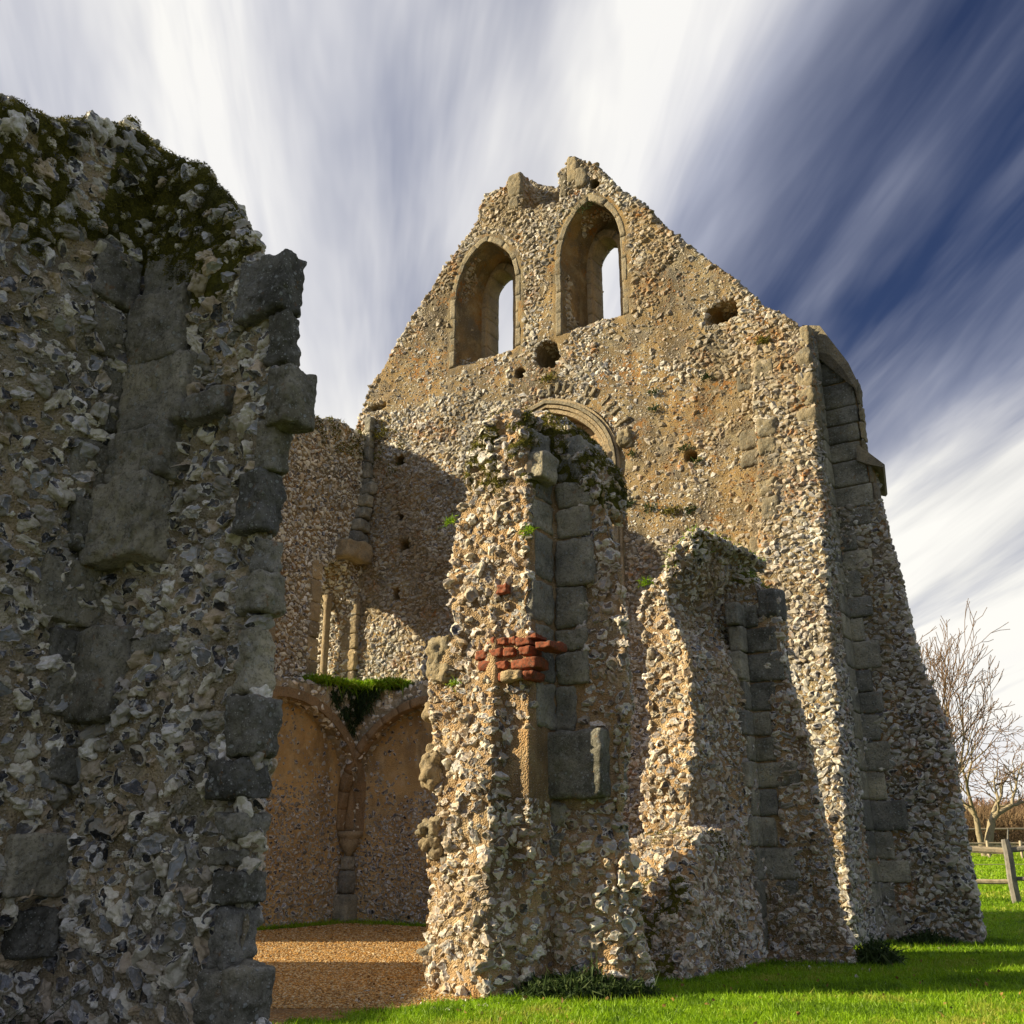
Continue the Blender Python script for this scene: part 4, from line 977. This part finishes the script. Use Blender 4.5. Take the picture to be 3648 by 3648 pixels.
def f_moss(P, N):
    s, b, z = to_sbz(P)
    return sstep(3.55, 4.05, z + 1.3 * (fbm(P, 1.3, 3, 2) - .5) + .5 * (fbm(P, 5, 3, 6) - .5)) * sstep(.30, .40, fbm(P, 3.2, 3, 51))
_, fcore = masonry('masonry', [wallF, butF], .017, .043, fore, dens=2.0, space=1.12, mossfn=lambda P, N: f_moss(P, N), sub=4, disp=(.07, .045), seed=13, mask=f_mask, avoid=f_avoid, mats=[M_mortar_grey, M_flint_grey], sink=.08)
for (x0, y0, x1, y1, o, dk) in R_:
    block_px(x0, y0, x1 - (45 if x1 > 850 else 0), y1, b0_, o * .7, .08, M_ashlar_dark if dk else M_ashlar, fore, chip=.028, rnd=.06, rough=.024, n=22, gap=5)
L_ = [(320, 885, 510, 1095, .03, 1), (305, 1100, 497, 1300, .03, 1), (280, 1300, 470, 1545, .03, 1), (230, 1560, 425, 1780, .03, 1), (230, 1785, 395, 1985, .05, 1), (120, 1990, 430, 2235, .04, 0), (165, 2240, 300, 2370, .03, 1), (145, 2375, 295, 2560, .03, 1),
      (150, 2660, 400, 2800, .05, 0), (0, 2965, 330, 3205, .06, 0), (270, 2835, 390, 2970, .04, 0), (205, 3215, 320, 3420, .04, 1), (30, 3225, 200, 3420, .04, 1)]
for (x0, y0, x1, y1, o, dk) in L_:
    block_pxw(x0 + 8, y0 + 7, x1 - 8, y1 - 7, s0_, o, .25, M_ashlar_dark if dk else M_ashlar, fore, chip=.018, rnd=.05, rough=.018, n=22)
moss_on(fcore, f_moss, 700000, fore, h=.014, wdt=.0035, seed=9, bed=.012, lean=.8, droop=.5)

# ================================================================ unseen wall length added left of the view to shade the gravel
lowt = thing('shade_wall', 'low broken flint wall left of the gravel floor behind the foreground wall', 'ruined wall', tuple(bw(0, -11, 0)))
lw = hexa([(-.6, -13.5, -.3), (.2, -13.5, -.3), (.2, -8.6, -.3), (-.6, -8.6, -.3)], [(-.5, -13.4, 4.4), (.1, -13.4, 4.2), (.1, -8.9, 3.2), (-.5, -8.9, 3.3)])
masonry('masonry', [lw], .05, .055, lowt, dens=1, sub=2, seed=31)

# ================================================================ small greenery on the walls
def tuft_px(px, py, b, n, h, w_, parent, name='grass_tuft', mat=None, spread=.1, seed=0, out=.0):
    s_, z_ = GS(px, py, b); rr = np.random.default_rng(seed + int(px)); k = rr.normal(0, 1, (n, 3)) * spread
    P = bw(s_ + k[:, 0], b - out - np.abs(k[:, 1]) * .4, z_ + k[:, 2] * .45); N = np.tile(np.array([0, 0, 1.0]) * .7 - Wd * .5, (n, 1))
    return tufts(name, P, N, h, w_, mat or M_grass, parent, lean=.6, seed=seed, droop=.4)
for (px, py, n_, sp) in ((2240, 1800, 60, .05), (2320, 1812, 80, .08), (2395, 1822, 130, .08), (2460, 1820, 60, .05), (2485, 1645, 50, .05), (2440, 1600, 50, .05), (2330, 1460, 50, .05), (2520, 1345, 60, .05),
                         (2720, 1220, 120, .07), (1960, 1350, 110, .08), (2330, 1400, 50, .05), (1360, 1550, 150, .12), (2080, 742, 60, .12), (2250, 1620, 40, .04)):
    tuft_px(px, py, -.02, n_, .09, .012, gable, mat=M_weed if n_ < 100 else M_moss, spread=sp, seed=n_)
for (px, py, n_, sp) in ((1885, 1895, 70, .03), (1608, 1860, 60, .03), (1620, 2440, 40, .03)):
    tuft_px(px, py, bf - .04, n_, .05, .008, pier1, spread=sp, seed=n_)
for (px, py, n_, sp) in ((2365, 3090, 120, .05), (2440, 3115, 90, .06), (2305, 3130, 120, .05), (2300, 2080, 60, .04)):
    tuft_px(px, py, bf2 - .06, n_, .07, .009, pier2, spread=sp, seed=n_)
# grassy ledge on the vault haunch, dark growth under it
rr = np.random.default_rng(5)
n = 5200; u = rr.random(n); side_ = rr.random(n) < .5
s_ = np.where(side_, rr.uniform(0, 1.2, n), rr.uniform(0, .42, n)); b_ = np.where(side_, rr.uniform(-.42, 0, n), rr.uniform(-1.3, 0, n))
tufts('ledge_grass', bw(s_, b_, 3.70 + 0 * s_), np.tile([0, -.2, 1.0], (n, 1)), .17, .018, M_grass, gable, lean=.7, seed=3, droop=.6)
n = 3400; t_ = rr.random(n) ** 1.3; a_ = rr.uniform(-1, 1, n)
s_ = np.where(a_ > 0, a_ * .8 * (1 - t_ * .8) * rr.uniform(.6, 1.3, n), .44); b_ = np.where(a_ > 0, -.44, a_ * 1.3 * (1 - t_ * .8)); z_ = 3.65 - .8 * t_
s_ = np.where(a_ > 0, s_, .33); b_ = np.where(a_ > 0, -.33, b_)
kq = fbm(bw(s_, b_, z_), 5, 3, 3) > .44; s_, b_, z_ = s_[kq], b_[kq], z_[kq]; n = len(s_)
tufts('hanging_growth', bw(s_, b_, z_), np.tile(-Wd * .7 + G * .3, (n, 1)), .10, .02, M_weed, gable, lean=.8, seed=4, droop=1.0, rvals=np.full(n, .2))
moss_on(s_core, lambda P, N: ((P[:, 2] > 7.6 + .9 * fbm(P, 1.2, 3, 4)) & (fbm(P, 4, 3, 3) > .42)) * 1.0, 60000, side, h=.05, wdt=.02, seed=3)
moss_on(g_core, lambda P, N: (((P - C0) @ G < .9) & ((P - C0) @ G > -.3) & (P[:, 2] > 7.6) & (P[:, 2] < 8.8) & (fbm(P, 4, 3, 3) > .5)) * 1.0, 90000, gable, h=.05, wdt=.02, seed=3)

# ================================================================ lawn grass, weeds, pebbles
rr = np.random.default_rng(77)
def lawn_pts(n, y0, y1, umin, umax, p=2.0):
    q = rr.random(n)
    Y = y0 * (y1 / y0) ** q; X = Y * rr.uniform(umin, umax, n); return X, Y
X, Y = lawn_pts(520000, 5.6, 24, -.30, .62)
gp_big = grav.copy(); wob = (fbm(np.stack([X, Y, 0 * X], 1), 4.0, 4, 2) - .5) * .9
k = ~in_poly(X, Y + wob, gp_big); X, Y = X[k], Y[k]
P = np.stack([X, Y, terrain(X, Y)], 1)
cl = fbm(P, 1.6, 4, 5)
o = tufts('grass', P, np.tile([0, 0, 1.0], (len(P), 1)), .042 * (.6 + cl)[:] if False else .045, .0055, M_grass, None, lean=.45, seed=5, droop=.15, rvals=np.clip(sstep(.3, .7, cl) * .8 + (fbm(P, 7, 3, 66) - .5) * .9, 0, 1))
# widen far blades so that they still read
me = o.data; co_ = np.empty(len(me.vertices) * 3, np.float32); me.vertices.foreach_get('co', co_); co_ = co_.reshape(-1, 5, 3)
f_ = (P[:, 1] / 8.0).clip(1, 3)[:, None, None]; co_ = P[:, None, :] + (co_ - P[:, None, :]) * np.concatenate([np.repeat(f_, 2, 2), np.sqrt(f_)], 2)
me.vertices.foreach_set('co', co_.astype(np.float32).ravel())
tag(o, 'short green lawn grass around the ruin', 'grass', kind='stuff')
X, Y = lawn_pts(90000, 22, 60, .30, .62); P = np.stack([X, Y, terrain(X, Y)], 1); cl = fbm(P, .5, 4, 5)
o = tufts('pasture_grass', P, np.tile([0, 0, 1.0], (len(P), 1)), .10, .03, M_grass, None, lean=.5, seed=6, droop=.2, rvals=.3 + .6 * sstep(.3, .7, cl))
tag(o, 'bright green pasture grass beyond the wooden fence', 'grass', kind='stuff')

# pebbles on the gravel
n = 60000; Y = 7.0 * (17.2 / 7.0) ** rr.random(n); X = Y * rr.uniform(-.33, .06, n)
k = in_poly(X, Y, grav); X, Y = X[k], Y[k]; n = len(X)
V0, T0 = ico(1); sz = (.008 * (Y / 8) ** .6) * rr.uniform(.5, 1.6, n)
jit = rr.uniform(.6, 1.4, (n, 12, 3)); ctr = np.stack([X, Y, terrain(X, Y) + .014], 1)
V = ctr[:, None] + V0[None] * jit * sz[:, None, None] * np.array([1, 1, .6])
F = (T0[None] + (np.arange(n) * 12)[:, None, None]).reshape(-1, 3)
o = obj('pebbles', mk_mesh('pebbles', V.reshape(-1, 3), F, [M_pebble], attrs={'rnd': np.repeat(rr.random(n), 12)}))
tag(o, 'loose orange and tan pebbles strewn over the gravel floor', 'gravel', kind='stuff')

# fallen leaves on lawn and gravel
n = 420; Y = 6.0 * (16 / 6.0) ** rr.random(n); X = Y * rr.uniform(-.3, .6, n); P = np.stack([X, Y, terrain(X, Y) + .035], 1)
M_leaf = make_leafy('dead_leaf', [(.20, .10, .03), (.30, .17, .05), (.13, .07, .03)], .8, 0)
tag(tufts('fallen_leaves', P, np.tile([.3, .3, .4], (n, 1)), .024, .02, M_leaf, None, lean=1.0, seed=8, droop=.2), 'scattered brown fallen leaves on lawn and gravel', 'leaves', kind='stuff')

# flints fallen from the walls
rr = np.random.default_rng(31); cs_ = []
for (s__, b__, r__, n__) in ((s1 - .2, b1 - .8, .7, 46), (s2 + .3, b2 - .5, .8, 30), (6.2, -3.5, 1.2, 30), (8.7, -.6, .5, 14), (s1 - 1.0, b1 - .3, .5, 26)):
    for q in range(n__): cs_.append(bw(s__ + rr.normal(0, r__ * .6), b__ + rr.normal(0, r__ * .5), 0))
cs_ = np.array(cs_); cs_[:, 2] = terrain(cs_[:, 0], cs_[:, 1]) + .012; sz_ = rr.uniform(.012, .038, len(cs_))
V, F, cu, rn = stones(cs_, np.tile([0, 0, 1.0], (len(cs_), 1)), sz_, 2, 9, 0)
tag(obj('fallen_flints', mk_mesh('fallen_flints', V, F, [M_flint], attrs={'cut': cu, 'rnd': rn})), 'small flints fallen at the foot of the ruined piers', 'stones', kind='stuff')

def weed_patch(name, label, cx_, cy_, rx, ry, n, h, w_, lean=.5, droop=.5, mat=None, seed=0):
    r_ = np.random.default_rng(seed); a = r_.uniform(0, 6.283, n); q = np.sqrt(r_.random(n))
    X = cx_ + rx * q * np.cos(a); Y = cy_ + ry * q * np.sin(a); P = np.stack([X, Y, terrain(X, Y)], 1)
    P[:, 2] += r_.random(n) * h * .8 * (1 - q)
    return tag(tufts(name, P, np.tile([0, 0, 1.0], (n, 1)), h, w_, mat or M_weed, None, lean=lean, seed=seed, droop=droop), label, 'weeds', kind='stuff')
c_ = bw(s0_ + .25, b0_ - .75, 0); weed_patch('long_grass', 'dark long grass at the foot of the foreground wall', c_[0], c_[1], 0.5, .7, 3000, .30, .006, seed=1, droop=.4)
c_ = bw(s1 + .35, b1 - .28, 0); weed_patch('weeds', 'dark weeds at the shaded foot of the brick-patched pier', c_[0], c_[1], .45, .28, 4500, .16, .014, seed=2, lean=.8)
c_ = bw(s2 + .95, b2 + .1, 0); weed_patch('weeds', 'green weeds between the shorter pier and the gable buttress', c_[0], c_[1], 0.16, .25, 1500, .2, .012, seed=3, lean=.8)
c_ = bw(8.9, -.1, 0); weed_patch('weeds', 'dark weeds at the foot of the stepped gable buttress', c_[0], c_[1], .3, .25, 1200, .14, .015, seed=4, lean=.8)

# ================================================================ fences
def bar(p0, p1, w_, h_, mat, parent, name, n=10, seed=0, top=None):
    """split-timber bar between two points with uneven edges"""
    p0, p1 = np.array(p0, float), np.array(p1, float); d = p1 - p0; L_ = np.linalg.norm(d); d /= L_
    up = np.array([0, 0, 1.0]) if abs(d[2]) < .7 else np.array([0, 1.0, 0]); sx = np.cross(d, up); sx /= np.linalg.norm(sx); uz = np.cross(sx, d)
    V = []; F = []; m = 8
    for i in range(n + 1):
        t_ = i / n; e = 1.0 if 0 < i < n else .86
        for j in range(m):
            a = 2 * math.pi * (j + .5) / m; cx_, cz_ = math.cos(a), math.sin(a)
            q = 1 / max(abs(cx_), abs(cz_)) * (.86 if j % 2 else .86)
            V.append(p0 + d * L_ * t_ + sx * cx_ * q * w_ / 2 * e + uz * cz_ * q * h_ / 2 * e)
    V = np.array(V); V += (np.stack([fbm(V + seed, 2.5, 3, k) for k in (1, 2, 3)], 1) - .5) * min(w_, h_) * .5
    for i in range(n):
        for j in range(m): F.append((i * m + j, i * m + (j + 1) % m, (i + 1) * m + (j + 1) % m, (i + 1) * m + j))
    bm = bmesh.new(); vs = [bm.verts.new(v) for v in V]
    for f_ in F: bm.faces.new([vs[i] for i in f_])
    bm.faces.new(vs[:m][::-1]); bm.faces.new(vs[-m:]); bmesh.ops.recalc_face_normals(bm, faces=bm.faces[:])
    me = bpy.data.meshes.new(name); bm.to_mesh(me); bm.free(); me.materials.append(mat)
    return obj(name, me, parent)
def atY(px, py, Yd):
    d = ray(px, py); return EYE + d * (Yd / d[1])
fence = thing('wooden_fence', 'grey post-and-rail fence with a leaning post just beyond the ruin', 'fence', tuple(atY(3625, 3215, 21)))
bar(atY(3627, 3228, 21), atY(3578, 2986, 21), .19, .17, M_wood_grey, fence, 'post', seed=1)
lp = atY(3385, 3225, 21.3); bar(lp, lp + np.array([-.05, 0, 1.35]), .17, .16, M_wood_grey, fence, 'post', seed=2)
rp_ = atY(3890, 3232, 20.6); bar(rp_, rp_ + np.array([-.1, 0, 1.35]), .17, .16, M_wood_grey, fence, 'post', seed=3)
bar(atY(3390, 3024, 21.3), atY(3585, 3031, 21.05), .07, .15, M_wood, fence, 'rail', seed=4); bar(atY(3390, 3138, 21.3), atY(3598, 3142, 21.05), .07, .11, M_wood, fence, 'rail', seed=5)
bar(atY(3600, 3030, 20.98), atY(3880, 2992, 20.6), .07, .12, M_wood_grey, fence, 'rail', seed=6); bar(atY(3622, 3132, 20.98), atY(3890, 3128, 20.6), .07, .10, M_wood_grey, fence, 'rail', seed=7)
fence2 = thing('paddock_fence', 'thin pale yellow post-and-rail fence far off under the bare trees', 'fence', tuple(atY(3522, 3058, 43)))
for px_i in (3405, 3522, 3640, 3757): bar(atY(px_i + 4, 3062, 43), atY(px_i - 6, 2994, 43), .13, .13, M_wood, fence2, 'post', seed=px_i, n=4)
for py_i in (3006, 3017): bar(atY(3380, py_i, 43.1), atY(3800, py_i - 4, 43.1), .05, .09, M_wood, fence2, 'rail', seed=py_i, n=14)
bar(atY(3300, 3081, 30), atY(3800, 3078, 30), .02, .02, M_wood, fence2, 'wire', seed=1, n=4)
fence3 = thing('far_rail_fence', 'long pale single rail crossing behind the bare trees', 'fence', tuple(atY(3500, 3000, 56)))
bar(atY(3330, 2955, 56), atY(3900, 2949, 56), .06, .10, M_wood, fence3, 'rail', seed=2, n=14)
for px_i in (3420, 3590, 3760): bar(atY(px_i, 3000, 56), atY(px_i, 2950, 56), .1, .1, M_wood_grey, fence3, 'post', seed=px_i, n=3)

# ================================================================ bare trees and hedge
def bare_tree(name, label, base, height, seed, spread, stems, r0, upright, depth=6, group='bare trees beyond the fence'):
    rr = np.random.default_rng(seed); segs = []; trunk = []
    def grow(p, d, L_, r, lev, dst):
        nseg = 3 if lev < 3 else 2; q = p
        for i in range(nseg):
            d = d + rr.normal(0, .10 + .03 * lev, 3) + np.array([0, 0, upright * (.12 if lev else .02)]); d = d / np.linalg.norm(d)
            q2 = q + d * L_ / nseg; ra = r * (1 - .3 * i / nseg); rb2 = r * (1 - .2 * (i + 1) / nseg); dst.append((q, q2, ra, rb2)); q = q2
            if lev >= 1 and i < nseg - 1 and lev < depth and rr.random() < .75:
                e = rr.normal(0, 1, 3); e -= e @ d * d; e /= np.linalg.norm(e); dd = d * .75 + e * spread * .9; grow(q, dd / np.linalg.norm(dd), L_ * rr.uniform(.45, .65), rb2 * .5, lev + 2, segs)
        if lev >= depth or rb2 < .0035: return
        kk = 3 if lev == 0 and stems > 2 else 2
        for j in range(kk):
            e = rr.normal(0, 1, 3); e -= e @ d * d; e /= np.linalg.norm(e); am = spread * rr.uniform(.35, .9)
            dd = d + e * am; dd /= np.linalg.norm(dd); grow(q, dd, L_ * rr.uniform(.68, .9), rb2 * rr.uniform(.68, .84), lev + 1, segs)
    root = thing(name, label, 'tree', tuple(base), group)
    def tubes(nm, sg, mats, rmin, m=5):
        A = np.array([q[0] for q in sg]); B = np.array([q[1] for q in sg]); ra = np.array([max(q[2], rmin) for q in sg]); rb2 = np.array([max(q[3], rmin) for q in sg])
        d = B - A; d /= np.linalg.norm(d, axis=1)[:, None]; x = np.cross(d, [.3, .9, .1]); x /= np.linalg.norm(x, axis=1)[:, None]; y = np.cross(d, x); A = A - d * (ra * .5)[:, None]
        th = np.arange(m) * 2 * math.pi / m; ring = np.cos(th)[None, :, None] * x[:, None] + np.sin(th)[None, :, None] * y[:, None]
        V = np.concatenate([A[:, None] + ring * ra[:, None, None], B[:, None] + ring * rb2[:, None, None]], 1)
        F = np.array([(j, (j + 1) % m, m + (j + 1) % m, m + j) for j in range(m)]); F = (F[None] + (np.arange(len(sg)) * 2 * m)[:, None, None]).reshape(-1, 4)
        mi = np.repeat((ra < .022).astype(int), m) if len(mats) > 1 else None
        obj(nm, mk_mesh(nm, V.reshape(-1, 3), F, mats, mi, smooth=True), root)
    for k in range(stems):
        a = 2 * math.pi * k / stems + rr.uniform(-.4, .4); d = np.array([math.cos(a) * .22 * (stems > 1), math.sin(a) * .1, 1.0]); segs.clear(); trunk.clear()
        grow(np.array(base, float), d / np.linalg.norm(d), height * .25, r0 * (1 if k == 0 else .72), 0, trunk)
        tubes('trunk', trunk, [M_bark], .01, 8); tubes('branches', segs, [M_bark, M_twig], .011)
        print(name, len(segs))
def tbase(px, Yd):
    d = ray(px, 3055); x = d[0] / d[1] * Yd; return (x, Yd, float(terrain(x, Yd)) - .1)
bare_tree('bare_tree', 'tall slender bare tree with upright pale branches, half hidden by the buttress', tbase(3405, 40), 8.9, 4, .45, 4, .13, 1.0, depth=6)
bare_tree('bare_tree', 'broad low bare tree with forked yellowish trunk at the right edge', tbase(3512, 45), 6.8, 11, .85, 2, .20, .25, depth=7)
bare_tree('bare_tree', 'spreading bare tree partly outside the right edge of the view', tbase(3720, 50), 7.2, 21, .85, 1, .2, .25, depth=7)
rr = np.random.default_rng(9)
def scrub(name, label, cat, x0, x1, y0, y1, hgt, n, mats, wdt=.02, seed=0, sc=.12):
    r_ = np.random.default_rng(seed); X = r_.uniform(x0, x1, n); Y = r_.uniform(y0, y1, n); q = np.stack([X, Y, 0 * X], 1)
    top = hgt * (.45 + .8 * fbm(q, sc, 4, seed)); Z = terrain(X, Y) + top * r_.random(n) ** .8 * .9
    P = np.stack([X, Y, Z], 1); return tag(tufts(name, P, np.tile([0, 0, 1.0], (n, 1)), .7, wdt, mats, None, lean=.55, seed=seed, rvals=fbm(P, .6, 3, 2)), label, cat, kind='stuff')
M_scrub = make_leafy('scrub', [(.09, .055, .03), (.17, .11, .06), (.25, .17, .09), (.12, .08, .04)], .9, 0)
M_far = make_leafy('far_wood', [(.15, .085, .06), (.22, .13, .09), (.28, .18, .12)], .9, 0)
scrub('hedge', 'brown leafless hedge and scrub beyond the paddock fence', 'hedge', 16, 60, 58, 66, 2.3, 60000, M_scrub, .03, 3)
scrub('distant_wood', 'reddish brown leafless wood on the far horizon', 'woodland', 20, 120, 100, 118, 3.8, 40000, M_far, .10, 4, .05)
